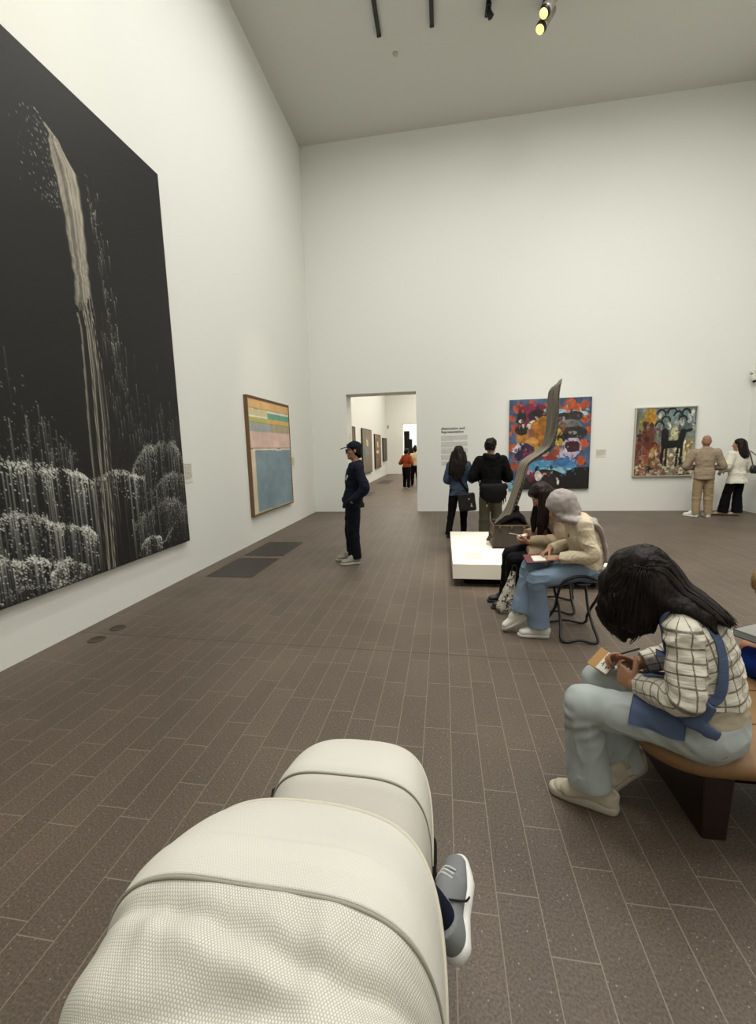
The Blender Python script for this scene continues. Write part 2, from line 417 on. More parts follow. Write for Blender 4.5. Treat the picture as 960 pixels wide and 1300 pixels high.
    mound(2.95, 1.53, 3.38, 1.36, .05, 520, .4, .3, .04, .95)
    mound(3.4, 1.4, 4.12, 1.36, .1, 620, .4, .28, .05)
    mound(3.95, 1.45, 4.84, 1.6, .24, 900, .35, .3, .08, .6)
    mound(4.2, 1.2, 4.84, 1.33, .12, 500, .35, .25, .07, .55)
    mound(1.9, 1.05, 2.95, 1.1, .1, 900, .4, .3, .08)
    mound(2.7, 1.12, 3.42, .84, .08, 900, .45, .26, .05, .95)
    mound(3.9, .85, 4.84, .95, .16, 700, .3, .22, .09, .55)
    mound(3.95, .62, 4.3, .62, .1, 320, .3, .15, .03, .85)
    mound(1.8, .72, 3.05, .7, .15, 1400, .4, .2, .06, .95)
    mound(2.9, .62, 3.3, .58, .1, 420, .3, .15, .05, .8)
    mound(1.9, .56, 3.2, .5, .06, 600, .2, .1, .05, .7)
    mound(4.3, .6, 4.84, .95, .0, 160, .0, .1, .012, .6)
    for _ in range(700):
        y = rng.uniform(1.1, 3.3); z = 1.55+abs(rng.normal(0, .55))*np.clip((3.4-y)/.9, .15, 1)
        dot(y, z, .006, rng.uniform(.12, .6), rng.choice([0, 0, rng.exponential(.3)]))
    for _ in range(120):
        y = rng.uniform(4.0, 4.8); z = 1.75+abs(rng.normal(0, .25)); dot(y, z, .006, rng.uniform(.12, .5), rng.choice([0, .1, .25]))
    veil = np.clip(.5*vn2(YY, ZZ, 2.2, 2.2, 61)+.2, 0, .4)*np.clip((2.2-ZZ), 0, 1)
    acc = np.maximum(acc, veil*(rng.random((hh, ww)) < .06)*.7)
    col = np.where(warm[..., None] > .05, np.array([.75, .72, .65]), np.array([.88, .88, .85]))
    img = img*(1-acc[..., None])+col*acc[..., None]
    return np.clip(img, 0, 1), (Y0, Y1, Z0, Z1)

def art_bands(ww=150, hh=150):
    """stack of soft colour bands over a grey blue field"""
    x = (np.arange(ww)+.5)/ww; y = (np.arange(hh)+.5)/hh
    X, Y = np.meshgrid(x, y); wob = .004*vn2(X, Y, 6, 6, 2)
    Yw = Y+wob; Xw = X+wob
    img = np.zeros((hh, ww, 3))
    c = lambda s: np.array(lin(s)[:3])*0+np.array([int(s[i:i+2], 16)/255 for i in (1, 3, 5)])
    def r(x0, x1, y0, y1, s):
        mk = (Xw >= x0)*(Xw < x1)*(Yw >= y0)*(Yw < y1); img[mk] = c(s)
    r(-1, 2, -1, 2, '#d9a877')
    r(0, 1, 0, .02, '#7a5a38'); r(0, 1, .02, .085, '#e2ab62'); r(0, 1, .085, .095, '#a98a5d')
    r(0, .42, .095, .15, '#cfc08a'); r(.42, 1, .095, .112, '#d8d3bd'); r(0, .42, .15, .166, '#e5dfcd'); r(.42, 1, .112, .166, '#58a587')
    r(0, .42, .166, .205, '#b8b355'); r(.42, 1, .166, .21, '#dcae4d'); r(0, 1, .205, .214, '#a08a60')
    r(0, .5, .214, .285, '#9da3a0'); r(.5, 1, .214, .285, '#a59a76')
    r(0, 1, .285, .43, '#d9b1a2'); r(0, 1, .425, .436, '#8a6f66')
    r(0, 1, .436, .45, '#d8cdbb'); r(0, .09, .45, .66, '#d9bda6'); r(0, .09, .66, 1, '#cdbf9c'); r(.09, .99, .45, .985, '#6f8b98')
    r(.09, .1, .45, .985, '#a7aca4'); r(.1, 1, .985, 1.01, '#a8a795')
    img = img*.78+.22*img.mean(2, keepdims=True)+.02
    t = .06*vn2(X, Y, 5, 7, 12)+.05*vn2(X, Y, 14, 18, 13)+.025*vn2(X, Y, 50, 60, 14)
    pt = np.clip(vn2(X, Y, 2.5, 2.2, 19)-.1, 0, 1)*(Yw > .45)*(Xw > .1)
    img = img*(1+t[..., None])+pt[..., None]*np.array([.06, .04, .0])
    return np.clip(img, 0, 1)

def blob(img, X, Y, cx, cy, rx, ry, col, seed=0, rough=.25, ang=0):
    ca, sa = math.cos(ang), math.sin(ang)
    dx, dy = X-cx, Y-cy
    u = (dx*ca+dy*sa)/rx; v = (-dx*sa+dy*ca)/ry
    d = np.sqrt(u*u+v*v)+rough*vn2(X, Y, 14, 14, seed)
    mk = d < 1
    c = np.array([int(col[i:i+2], 16)/255 for i in (1, 3, 5)])
    sh = 1+.22*vn2(X, Y, 26, 26, seed+50)[..., None]
    img[mk] = np.clip((c*sh), 0, 1)[mk]
def dabs(img, n, seed, r0=.012, r1=.03, reach=.05):
    rng = np.random.default_rng(seed); hh, ww, _ = img.shape; src = img.copy()
    for _ in range(n):
        x, y = rng.random(2); sx, sy = np.clip([x+rng.normal(0, reach), y+rng.normal(0, reach)], 0, .999)
        c = src[int(sy*hh), int(sx*ww)]*rng.uniform(.75, 1.2); rx, ry = rng.uniform(r0, r1, 2)*(1.3, .8); a = rng.uniform(0, 3.14)
        i0, i1 = max(0, int((y-r1*1.4)*hh)), min(hh, int((y+r1*1.4)*hh)+1); j0, j1 = max(0, int((x-r1*1.4)*ww)), min(ww, int((x+r1*1.4)*ww)+1)
        Y, X = np.mgrid[i0:i1, j0:j1]; dx, dy = X/ww-x, Y/hh-y; u = (dx*math.cos(a)+dy*math.sin(a))/rx; v = (-dx*math.sin(a)+dy*math.cos(a))/ry
        m = u*u+v*v < 1; img[i0:i1, j0:j1][m] = img[i0:i1, j0:j1][m]*.3+c*.7
    return np.clip(img, 0, 1)
def art_patches(ww=170, hh=190):
    """crowd of loose colour patches on blue with a dark foot"""
    x = (np.arange(ww)+.5)/ww; y = (np.arange(hh)+.5)/hh; X, Y = np.meshgrid(x, y)
    img = np.zeros((hh, ww, 3)); img[:] = np.array([.27, .36, .50])
    img *= (1+.25*vn2(X, Y, 9, 9, 1)+.12*vn2(X, Y, 30, 30, 2))[..., None]
    S = [0]
    def B(*a, **k): S[0] += 1; blob(img, X, Y, *a, seed=S[0]*7, **k)
    for cx, cy, r in ((.11, .09, .055), (.28, .06, .05), (.03, .2, .04), (.08, .32, .055), (.46, .1, .05), (.74, .07, .06), (.92, .08, .055), (.93, .22, .06), (.97, .36, .05), (.92, .5, .055), (.9, .68, .06), (.03, .53, .045), (.07, .74, .06), (.1, .64, .04), (.68, .13, .05), (.83, .13, .06)):
        B(cx, cy, r, r*.9, '#c9542a', rough=.3)
    B(.3, .14, .2, .09, '#8c2442'); B(.22, .33, .12, .12, '#7a2336'); B(.56, .17, .2, .05, '#8fc4de'); B(.48, .17, .08, .06, '#8cc3df'); B(.75, .18, .2, .04, '#9fc5d8')
    B(.15, .2, .065, .07, '#2a2524'); B(.34, .18, .1, .07, '#33242a'); B(.31, .24, .06, .06, '#3d2a2a'); B(.28, .3, .05, .08, '#d9d4c7', ang=.5); B(.15, .24, .03, .02, '#d9d0c6')
    B(.4, .4, .15, .19, '#b8701f', rough=.15); B(.18, .42, .11, .09, '#c08131'); B(.16, .34, .08, .05, '#2b2523'); B(.27, .38, .05, .06, '#a3604c'); B(.28, .47, .09, .05, '#c58a3b')
    B(.14, .55, .07, .07, '#d5cbd6', rough=.2); B(.22, .58, .12, .09, '#452c52'); B(.3, .62, .12, .05, '#85304f'); B(.35, .54, .03, .04, '#c9b43a'); B(.12, .62, .05, .05, '#2d2740')
    B(.68, .21, .12, .05, '#2f2a2c'); B(.8, .2, .1, .05, '#3b3434'); B(.72, .27, .14, .035, '#8a867c'); B(.66, .33, .08, .07, '#7c4a34'); B(.8, .3, .1, .05, '#777777'); B(.8, .38, .14, .075, '#35322f'); B(.78, .38, .05, .02, '#8b8b84')
    B(.6, .42, .05, .09, '#cdb13a'); B(.66, .43, .07, .05, '#1f1c1e'); B(.63, .48, .04, .04, '#cfae35'); B(.78, .54, .12, .11, '#c9b6cf', rough=.15); B(.78, .53, .085, .065, '#4a2029'); B(.67, .6, .05, .06, '#cfc5dd')
    B(.6, .56, .05, .04, '#b5613f'); B(.58, .66, .06, .1, '#9c4a2c', rough=.15); B(.5, .67, .05, .05, '#a22b31'); B(.45, .6, .05, .03, '#caa78e')
    B(.52, .75, .3, .075, '#4f97c5'); B(.6, .79, .2, .04, '#89c3d6'); B(.7, .7, .13, .05, '#3e78b5')
    lo = Y > .83-.06*np.sin((X-.3)*9)+.02*vn2(X, Y, 12, 12, 80)+np.where(X < .1, .2, 0)
    img[lo] = (np.array([.13, .12, .11])*(1+.3*vn2(X, Y, 20, 20, 81)[..., None]))[lo]
    lo2 = (Y > .76)*(X > .72)*(Y > .8-.3*(X-.72)+.02*vn2(X, Y, 20, 20, 82)); img[lo2] = np.array([.12, .12, .12])
    B(.45, .86, .13, .06, '#4a2f2a'); B(.36, .79, .035, .05, '#221d1c'); B(.37, .85, .045, .06, '#d6ccc9', rough=.2); B(.45, .84, .03, .03, '#bb8c80'); B(.52, .9, .1, .07, '#2c2422'); B(.62, .92, .015, .03, '#d5d2cb')
    B(.28, .86, .05, .05, '#7d2230'); B(.03, .95, .05, .06, '#6fb2d4'); B(.25, .8, .05, .03, '#c98fae')
    img = dabs(img, 420, 3, .008, .022, .035); g_ = img.mean(2, keepdims=True); return np.clip((img*.86+g_*.14)*.9, 0, 1)
def art_dark_forms(ww=150, hh=170):
    """ochre, rust and grey-green scumble with a few dark upright forms"""
    rng = np.random.default_rng(5)
    x = (np.arange(ww)+.5)/ww; y = (np.arange(hh)+.5)/hh; X, Y = np.meshgrid(x, y)
    n = vn2(X, Y, 7, 4, 1); n2 = vn2(X, Y, 18, 12, 2)
    tl = np.array([.46, .50, .46]); tr = np.array([.42, .52, .53]); bl = np.array([.47, .31, .24]); br = np.array([.60, .56, .46])
    img = (tl*(1-X[..., None])+tr*X[..., None])*(1-np.clip(Y*1.5-.25, 0, 1)[..., None])+(bl*(1-X[..., None])+br*X[..., None])*np.clip(Y*1.5-.25, 0, 1)[..., None]
    img = img*(1+.3*n[..., None]+.25*n2[..., None])
    S = [0]
    def B(*a, **k): S[0] += 1; blob(img, X, Y, *a, seed=S[0]*5+200, **k)
    B(.26, .14, .1, .14, '#b98a35', rough=.4); B(.1, .25, .05, .12, '#8e8a4c', rough=.4)
    for cx, cy, h_ in ((.16, .4, .2), (.27, .42, .2), (.07, .62, .25), (.2, .62, .2), (.33, .68, .16)): B(cx, cy, .05, h_, '#6d3a2c', rough=.35); B(cx, cy-h_*.85, .045, .04, '#46241d')
    for _ in range(36): B(rng.uniform(.05, .45), rng.uniform(.6, .98), .025, .06, rng.choice(['#a3532b', '#c6a36e', '#8a4a44', '#d1c6a6', '#6f5a3f']), rough=.5)
    for _ in range(26): B(rng.uniform(.45, 1), rng.uniform(.55, .98), .03, .07, rng.choice(['#d6cca9', '#b9a878', '#8d7a58', '#e2dcc6', '#97937e']), rough=.5)
    for _ in range(26): B(rng.uniform(.35, .98), rng.uniform(.04, .4), .035, .05, rng.choice(['#b9bdb6', '#7d8b86', '#55595a', '#d4d5ca', '#8f8f98']), rough=.5)
    B(.66, .4, .06, .14, '#c9c69c', rough=.3); B(.9, .55, .05, .12, '#a28043', rough=.4)
    img = dabs(img, 380, 4, .01, .03, .04)
    def arc(cx, cy, r, a0, a1, w_):
        for a in np.linspace(a0, a1, 9): B(cx+r*math.cos(a), cy-r*math.sin(a), w_, w_, '#1c1a1a', rough=.2)
    for cx, cy in ((.42, .1), (.6, .08), (.83, .1), (.5, .2), (.4, .27), (.78, .2), (.7, .13)): arc(cx, cy, .07, .2, 2.9, .017)
    for x0, y0, x1, y1, w_ in ((.5, .36, .5, .55, .06), (.5, .55, .76, .53, .055), (.76, .55, .8, .36, .05), (.8, .36, .93, .33, .022), (.48, .5, .46, .8, .028), (.54, .55, .53, .86, .022), (.73, .55, .71, .86, .022), (.79, .52, .78, .82, .026)):
        for t in np.linspace(0, 1, 9): B(x0+(x1-x0)*t, y0+(y1-y0)*t, w_, w_, '#171516', rough=.15)
    for _ in range(60): B(rng.uniform(0, 1), rng.uniform(.86, 1), .03, .012, rng.choice(['#2a2320', '#d9d2bb', '#87766a', '#b1a08c']), rough=.5)
    img = dabs(img, 260, 5, .006, .014, .015); return np.clip(img*.9, 0, 1)
def art_small(kind, ww=60, hh=70):
    x = (np.arange(ww)+.5)/ww; y = (np.arange(hh)+.5)/hh; X, Y = np.meshgrid(x, y)
    n = vn2(X, Y, 5, 4, kind*9+1)[..., None]; n2 = vn2(X, Y, 14, 12, kind*9+2)[..., None]
    c0, c1, c2 = [((.45, .33, .25), (.35, .36, .33), (.30, .18, .14)), ((.60, .43, .27), (.38, .42, .40), (.62, .36, .22)), ((.52, .38, .24), (.35, .24, .16), (.72, .64, .50)), ((.27, .25, .23), (.33, .30, .28), (.24, .22, .22))][kind]
    t = np.clip(.5+.8*n, 0, 1); img = np.array(c0)*t+np.array(c1)*(1-t)
    img = img*(1-np.clip(n2*1.3-.2, 0, .8))+np.array(c2)*np.clip(n2*1.3-.2, 0, .8)
    if kind == 1: blob(img, X, Y, .5, .42, .2, .28, '#6d7a7c', 5, .4); blob(img, X, Y, .5, .3, .1, .08, '#c6b784', 6, .4)
    if kind == 2: blob(img, X, Y, .45, .3, .1, .1, '#d8cdb4', 5, .3); blob(img, X, Y, .42, .52, .2, .05, '#d3c29a', 7, .3)
    return np.clip(img, 0, 1)

WOOD_FRAME = mat('brown_frame_wood', '#6f5030', .5, vary=(30, .2))
DARK_EDGE = mat('dark_frame', '#241f1b', .5)
PALE_FRAME = mat('pale_frame', '#b3ad9f', .45)
def painting(label, img, wall, a0, a1, z0, z1, depth=.045, frame=None, fw=.02, fd=.01, group=None, gap=.012):
    """wall: ('x',X) faces +X, runs along Y;  ('y',Y) faces -Y, runs along X"""
    ax, c = wall
    if ax == 'x': root = empty('painting', (c, (a0+a1)/2, z0)); org = (gap, a0-(a0+a1)/2, 0); u, n = (0, 1, 0), (1, 0, 0)
    else: root = empty('painting', ((a0+a1)/2, c, z0)); org = (a0-(a0+a1)/2, -gap, 0); u, n = (1, 0, 0), (0, -1, 0)
    tag(root, label, 'painting', group)
    canvas_obj('canvas', img, org, u, (0, 0, 1), n, a1-a0, z1-z0, depth, PAINT, root)
    mb = MB()                                   # stretcher behind the canvas, held to the wall
    W_, H_ = a1-a0, z1-z0; h = W_/2
    def pl(l0, l1, zz0, zz1, d0, d1):
        if ax == 'x': mb.box((d0, l0, zz0), (d1, l1, zz1))
        else: mb.box((l0, -d1, zz0), (l1, -d0, zz1))
    s_ = .05
    for l0, l1, q0, q1 in ((-h+.01, -h+s_, .01, H_-.01), (h-s_, h-.01, .01, H_-.01), (-h+s_, h-s_, .01, s_), (-h+s_, h-s_, H_-s_, H_-.01)): pl(l0, l1, q0, q1, .003, gap+.002)
    mb.build('stretcher', mat('stretcher_wood', '#8d7754', .7), root, smooth=False)
    if frame:
        mb = MB(); d1 = gap+depth+fd
        for l0, l1, q0, q1 in ((-h-fw, -h, -fw, H_+fw), (h, h+fw, -fw, H_+fw), (-h, h, -fw, 0), (-h, h, H_, H_+fw)): pl(l0, l1, q0, q1, .003, d1)
        mb.build('frame', frame, root, smooth=False)
    return root
_img, (_y0, _y1, _z0, _z1) = art_black_drips()
painting('huge black painting with a pale pour and white drips on the left wall', _img, ('x', XL), _y0, _y1, _z0, _z1, .05)
painting('painting of coloured bands over a grey blue field in a brown wooden frame', art_bands(), ('x', XL), 6.74, 8.62, .5, 2.55, .05, WOOD_FRAME, .022, .008)
painting('unframed painting of orange and dark patches on blue behind the curved sculpture', art_patches(), ('y', YB), 1.56, 3.38, .54, 2.66, .05)
painting('ochre and grey painting with dark upright forms and pale thin frame', art_dark_forms(), ('y', YB), 4.345, 5.575, .83, 2.345, .04, PALE_FRAME, .022, .012)
painting('narrow brown painting nearest the doorway in the gallery beyond', art_small(0), ('x', GX), 14.6, 16.25, .5, 2.46, .05, DARK_EDGE, .03, .01)
painting('tall painting with rust and grey tones in the gallery beyond the doorway', art_small(1), ('x', GX), 17.75, 20.0, .53, 2.48, .05, DARK_EDGE, .03, .01)
painting('brown painting with pale centre, third along the gallery beyond the doorway', art_small(2), ('x', GX), 21.1, 23.0, .62, 2.33, .05, DARK_EDGE, .03, .01)
painting('plain dark grey painting, furthest along the gallery beyond the doorway', art_small(3), ('x', GX), 24.0, 25.55, .9, 2.2, .05, DARK_EDGE, .03, .01)

# ------------------------------------------------------------------ labels, wall text and small fittings
CARD = mat('label_card', '#d8d6c9', .8); INK = mat('grey_ink', '#9c9a90', .9); INKD = mat('dark_ink', '#3a3934', .9)
def text_lines(mb, rng, x0, x1, z, lh, n, put, last=.6, hgt=.5):
    """n lines of tiny unreadable print"""
    for i in range(n):
        x = x0; end = x1 if i < n-1 else x0+(x1-x0)*last
        while x < end-.008:
            w_ = min(rng.uniform(.012, .05), end-x); put(mb, x, x+w_, z-i*lh, z-i*lh+lh*hgt); x += w_+.007
def label_card(label, wall, a0, a1, z0, z1, lines=9):
    ax, c = wall; cx = (a0+a1)/2
    rng = random.Random(int(a0*100))
    root = empty('wall_label', (c, cx, z0) if ax == 'x' else (cx, c, z0)); tag(root, label, 'label')
    w_, h_ = a1-a0, z1-z0
    if ax == 'x':
        box_obj('card', (0, -w_/2, 0), (.006, w_/2, h_), CARD, root)
        put = lambda mb, p, q, s, t: mb.box((.005, p-cx, s-z0), (.0068, q-cx, t-z0))
    else:
        box_obj('card', (-w_/2, -.006, 0), (w_/2, 0, h_), CARD, root)
        put = lambda mb, p, q, s, t: mb.box((p-cx, -.0068, s-z0), (q-cx, -.005, t-z0))
    mb = MB(); m_ = .012
    text_lines(mb, rng, a0+m_, a1-m_, z1-.03, .017, lines, put, .7)
    mb.build('print', INK, root, smooth=False)
label_card('small white label beside the huge black painting', ('x', XL), 4.93, 5.1, 1.225, 1.49, 12)
label_card('small pale label beside the painting of coloured bands', ('x', XL), 8.72, 8.98, 1.21, 1.48, 11)
label_card('small white label right of the orange and blue painting', ('y', YB), 3.53, 3.75, 1.27, 1.46, 8)
# small switch plate in the doorway
bm = bmesh.new(); add_box(bm, (0, -.03, 0), (.012, .03, .16), .004); add_box(bm, (.01, -.012, .05), (.02, .012, .11), .003)
tag(bm_obj('thermostat', bm, mat('beige_plastic', '#cfc9ae', .5), None, loc=(DX0, YB+.33, 1.86)), 'small beige thermostat on the doorway reveal behind the cap', 'thermostat')

wt = empty('wall_text', (-.05, YB, 1.12)); tag(wt, 'printed introduction text on the back wall by the doorway', 'wall text')
def put_y(mb, p, q, s, t): mb.box((p, -.0016, s), (q, .0, t))
tc_ = bpy.data.curves.new('title', 'FONT'); tc_.body = 'Abstraction and\nRepresentation'; tc_.size = .088; tc_.space_line = .92; tc_.extrude = .0006; tc_.offset = .0022
to = bpy.data.objects.new('title', tc_); COL.objects.link(to); to.parent = wt; to.rotation_euler = (math.pi/2, 0, 0); to.location = (0, -.001, .90)
_me = bpy.data.meshes.new_from_object(to.evaluated_get(bpy.context.evaluated_depsgraph_get())); _me.name = 'title'
bpy.data.objects.remove(to); to = link_mesh('title', _me, INKD, wt, (0, -.001, .90)); to.rotation_euler = (math.pi/2, 0, 0)
rng = random.Random(4); zz = .745
for n_, last in ((6, .45), (6, .6), (6, .4), (6, .5), (5, .4)):
    mb = MB(); text_lines(mb, rng, 0, .64, zz, .0215, n_, put_y, last, .42); mb.build('paragraph', INK, wt, smooth=False); zz -= n_*.0215+.028

# security camera at the corner of the back wall
sc_root = empty('security_camera', (6.62, YB, 2.94)); tag(sc_root, 'small white security camera high in the far corner of the room', 'camera')
CAMW = mat('camera_white', '#c9c8bd', .4)
mb = MB(); mb.tube([(0, 0, .09), (0, -.05, .09)], .035, 14); mb.tube([(0, -.05, .09), (0, -.09, .06), (0, -.09, .02)], .018, 10, sub=3); mb.build('bracket', CAMW, sc_root)
mb = MB(); mb.tube([(0, -.07, .02), (-.01, -.13, -.1)], .048, 16); mb.build('housing', CAMW, sc_root)
mb = MB(); mb.tube([(-.0095, -.128, -.095), (-.0125, -.143, -.125)], .036, 16); mb.build('lens', BLACKM, sc_root)

# gallery sensor
mb = MB(); mb.box((-.03, -.05, -.09), (.03, 0, .09)); mb.tube([(0, -.05, 0), (0, -.075, -.03)], .03, 10)
tag(mb.build('motion_sensor', mat('sensor_grey', '#8f8d80', .5), None, loc=(GX+.12, GY, 2.95)), 'small grey sensor in the corner of the gallery beyond', 'sensor')

# tracks on the ceiling
for i, x in enumerate((-1.06, -.15, .76, 1.67)):
    t = empty('lighting_track', (x, 1.0, H)); tag(t, ['black ceiling track nearest the left wall', 'black ceiling track, second from the left wall', 'black ceiling track with a single small lamp at its end', 'black ceiling track carrying two lit spotlights'][i], 'lighting track', 'lighting tracks on the ceiling')
    y1 = 7.1 if i < 3 else 7.2
    bm = bmesh.new(); add_box(bm, (-.035, -7, -.045), (.035, y1, -.0), .004); bm_obj('rail', bm, BLACKM, t)
    bm = bmesh.new(); add_box(bm, (-.038, y1, -.05), (.038, y1+.03, 0), .005); bm_obj('end_cap', bm, BLACKM, t)
LAMP_GLASS = emit('lamp_face', '#ffd978', 1.9)
SILVER = mat('silver_lamp_body', '#b3aea6', .3, metal=.7)
def track_lamp(loc, aim, label, lit=True, body=SILVER, L=.36, R=.085, drop=.24):
    r = empty('track_spotlight', loc); tag(r, label, 'spotlight', 'spotlights on the ceiling tracks')
    a = np.array(aim, float); a /= np.linalg.norm(a)
    p0 = np.array((0, 0, -drop)); mb = MB(); mb.tube([(0, 0, .0), p0], .014, 10); mb.box((-.03, -.06, -.03), (.03, .06, .0)); mb.build('stem', BLACKM, r)
    mb = MB()
    mb.tube([p0-a*L*.5, p0-a*L*.45, p0+a*L*.4, p0+a*L*.5], [R*.75, R*.86, R, R], 20); mb.build('lamp_body', body, r)
    mb = MB(); mb.tube([p0+a*L*.5, p0+a*L*.53], [R*1.02, R*1.04], 24); mb.build('rim', BLACKM, r)
    if lit:
        mb = MB(); mb.tube([p0+a*(L*.53+R*.5), p0+a*(L*.53+R*.52)], R*.8, 24); mb.build('lamp_face', LAMP_GLASS, r)
    return r
track_lamp((1.70, 8.04, H-.046), (-.5, -.25, -.82), 'lit silver spotlight, the lower one of two side by side on a track')
track_lamp((1.70, 7.79, H-.046), (-.5, -.25, -.82), 'lit silver spotlight just above another lit one on the track')
track_lamp((.78, 7.95, H-.046), (.25, .1, -.4), 'small unlit black lamp at the end of a ceiling track', False, BLACKM, .12, .05, .1)
mb = MB(); mb.tube([(0, 0, 0), (0, 0, -.025)], [.05, .04], 16)
tag(mb.build('smoke_detector', mat('detector_white', '#a9a99c', .6), None, loc=(-.82, 8.53, H)), 'small round detector on the ceiling near the back wall', 'detector')

# floor grilles and sockets
def vent_mat():
    m = bpy.data.materials.new('floor_grille_metal'); m.use_nodes = True; N = m.node_tree.nodes; L = m.node_tree.links; b = N['Principled BSDF']
    g = N.new('ShaderNodeTexCoord'); s = N.new('ShaderNodeSeparateXYZ'); L.new(g.outputs['Object'], s.inputs[0])
    f = mnode(N, L, 'FRACT', mnode(N, L, 'MULTIPLY', s.outputs['Y'], 42))
    k = mnode(N, L, 'GREATER_THAN', f, .5)
    mx = N.new('ShaderNodeMix'); mx.data_type = 'RGBA'; L.new(k, mx.inputs['Factor']); mx.inputs['A'].default_value = lin('#1b1714'); mx.inputs['B'].default_value = lin('#332c26')
    L.new(mx.outputs['Result'], b.inputs['Base Color']); b.inputs['Roughness'].default_value = .5; return m
VENT = vent_mat(); VENTF = mat('grille_frame', '#4b3a2e', .5)
for x0, x1, y0, y1, lab in ((-3.08, -2.46, 4.85, 5.75, 'dark floor grille nearest the viewer along the left wall'), (-3.08, -2.46, 5.93, 6.84, 'dark floor grille under the painting of coloured bands'),
                            (-3.1, -2.5, 13.9, 15.1, 'dark floor grille just inside the gallery beyond the doorway'), (-3.08, -2.5, 19.0, 21.0, 'dark floor grille deep in the gallery beyond the doorway')):
    r = empty('floor_grille', ((x0+x1)/2, (y0+y1)/2, 0)); tag(r, lab, 'floor grille', 'floor grilles')
    hx, hy = (x1-x0)/2, (y1-y0)/2
    box_obj('grating', (-hx, -hy, -.01), (hx, hy, .003), VENT, r)
    mb = MB()
    for lo, hi in (((-hx-.012, -hy-.012, -.01), (-hx, hy+.012, .005)), ((hx, -hy-.012, -.01), (hx+.012, hy+.012, .005)), ((-hx, -hy-.012, -.01), (hx, -hy, .005)), ((-hx, hy, -.01), (hx, hy+.012, .005))): mb.box(lo, hi)
    mb.build('frame', VENTF, r, smooth=False)
for x, y, lab in ((-3.03, 3.27, 'round dark floor outlet beside the wall, the farther one'), (-3.03, 3.03, 'round dark floor outlet beside the wall, the nearer one')):
    mb = MB(); pr_ = [(.070, -.01), (.070, .002), (.066, .004), (.054, .0045), (.052, .003), (.0, .003)]; V = [(r_*math.cos(k*math.pi/16), r_*math.sin(k*math.pi/16), z) for r_, z in pr_ for k in range(32)]
    mb.add(V, [(a*32+k, a*32+(k+1) % 32, a*32+32+(k+1) % 32, a*32+32+k) for a in range(5) for k in range(32)])
    tag(mb.build('floor_outlet', mat('bronze_plate', '#382d21', .55), None, loc=(x, y, 0)), lab, 'floor outlet', 'round floor outlets')

# ------------------------------------------------------------------ soft-body modeller: blended rounded tubes polygonised on a grid
def A3(v): return np.asarray(v, float)
def nrm(v): v = A3(v); return v/(np.linalg.norm(v)+1e-12)
class Tube:
    def __init__(s, P, R, side=None, sub=4, clip=None, k=.015, op='+', cut=None):
        P = A3(P); R = np.array([(r, r) if np.isscalar(r) else r for r in ([R]*len(P) if np.isscalar(R) else R)], float)
        m = len(P)
        if sub > 1 and m > 2:
            t = np.arange((m-1)*sub+1)/sub
            P = catmull(P, sub); R = np.stack([np.interp(t, np.arange(m), R[:, i]) for i in (0, 1)], 1)
        s.P, s.R, s.k, s.op, s.clip = P, R, k, op, clip or []
        s.side = None if side is None else nrm(side)
        s.lo = (P-R.max(1)[:, None]).min(0); s.hi = (P+R.max(1)[:, None]).max(0)
    def seg(s, i, x, y, z, want=False):
        a, b = s.P[i], s.P[i+1]; ab = b-a; L2 = max(ab@ab, 1e-12)
        dx, dy, dz = x-a[0], y-a[1], z-a[2]
        t = np.clip((dx*ab[0]+dy*ab[1]+dz*ab[2])/L2, 0, 1)
        qx, qy, qz = dx-t*ab[0], dy-t*ab[1], dz-t*ab[2]
        r0, r1 = s.R[i], s.R[i+1]
        n = np.sqrt(qx*qx+qy*qy+qz*qz)
        rx = r0[0]+(r1[0]-r0[0])*t
        if s.side is None or (abs(r0[0]-r0[1])+abs(r1[0]-r1[1]) < 1e-9): d = n-rx
        else:
            ry = r0[1]+(r1[1]-r0[1])*t
            ax = ab/math.sqrt(L2); u = s.side-ax*(s.side@ax); u = u/(np.linalg.norm(u)+1e-9); v = np.cross(ax, u)
            qu = (qx*u[0]+qy*u[1]+qz*u[2])/rx; qv = (qx*v[0]+qy*v[1]+qz*v[2])/ry
            qw = (qx*ax[0]+qy*ax[1]+qz*ax[2])/np.minimum(rx, ry)
            k0 = np.sqrt(qu*qu+qv*qv+qw*qw)
            d = np.where(k0 < 1e-4, -np.minimum(rx, ry), n*(1-1/np.maximum(k0, 1e-4)))
        return (d, t, (qx, qy, qz)) if want else d
    def field(s, x, y, z):
        d = None
        for i in range(len(s.P)-1):
            e = s.seg(i, x, y, z); d = e if d is None else np.minimum(d, e)
        for p, n in s.clip:
            n = nrm(n); e = (x-p[0])*n[0]+(y-p[1])*n[1]+(z-p[2])*n[2]
            h = np.maximum(.006-np.abs(d-e), 0)/.006; d = np.maximum(d, e)+h*h*.006/4
        return d
class Ell:
    def __init__(s, c, r, ax=None, k=.015, op='+', clip=None):
        s.c, s.r, s.k, s.op = A3(c), A3(r), k, op; s.M = np.eye(3) if ax is None else A3(ax); s.clip = clip or []
        m = s.r.max(); s.lo, s.hi = s.c-m, s.c+m
    def field(s, x, y, z):
        dx, dy, dz = x-s.c[0], y-s.c[1], z-s.c[2]; q = [dx*a[0]+dy*a[1]+dz*a[2] for a in s.M]
        k0 = np.sqrt(sum((qi/ri)**2 for qi, ri in zip(q, s.r))); n = np.sqrt(sum(qi*qi for qi in q))
        d = np.where(k0 < 1e-4, -s.r.min(), n*(1-1/np.maximum(k0, 1e-4)))
        for p, nn in s.clip:
            nn = nrm(nn); d = np.maximum(d, (x-p[0])*nn[0]+(y-p[1])*nn[1]+(z-p[2])*nn[2])
        return d
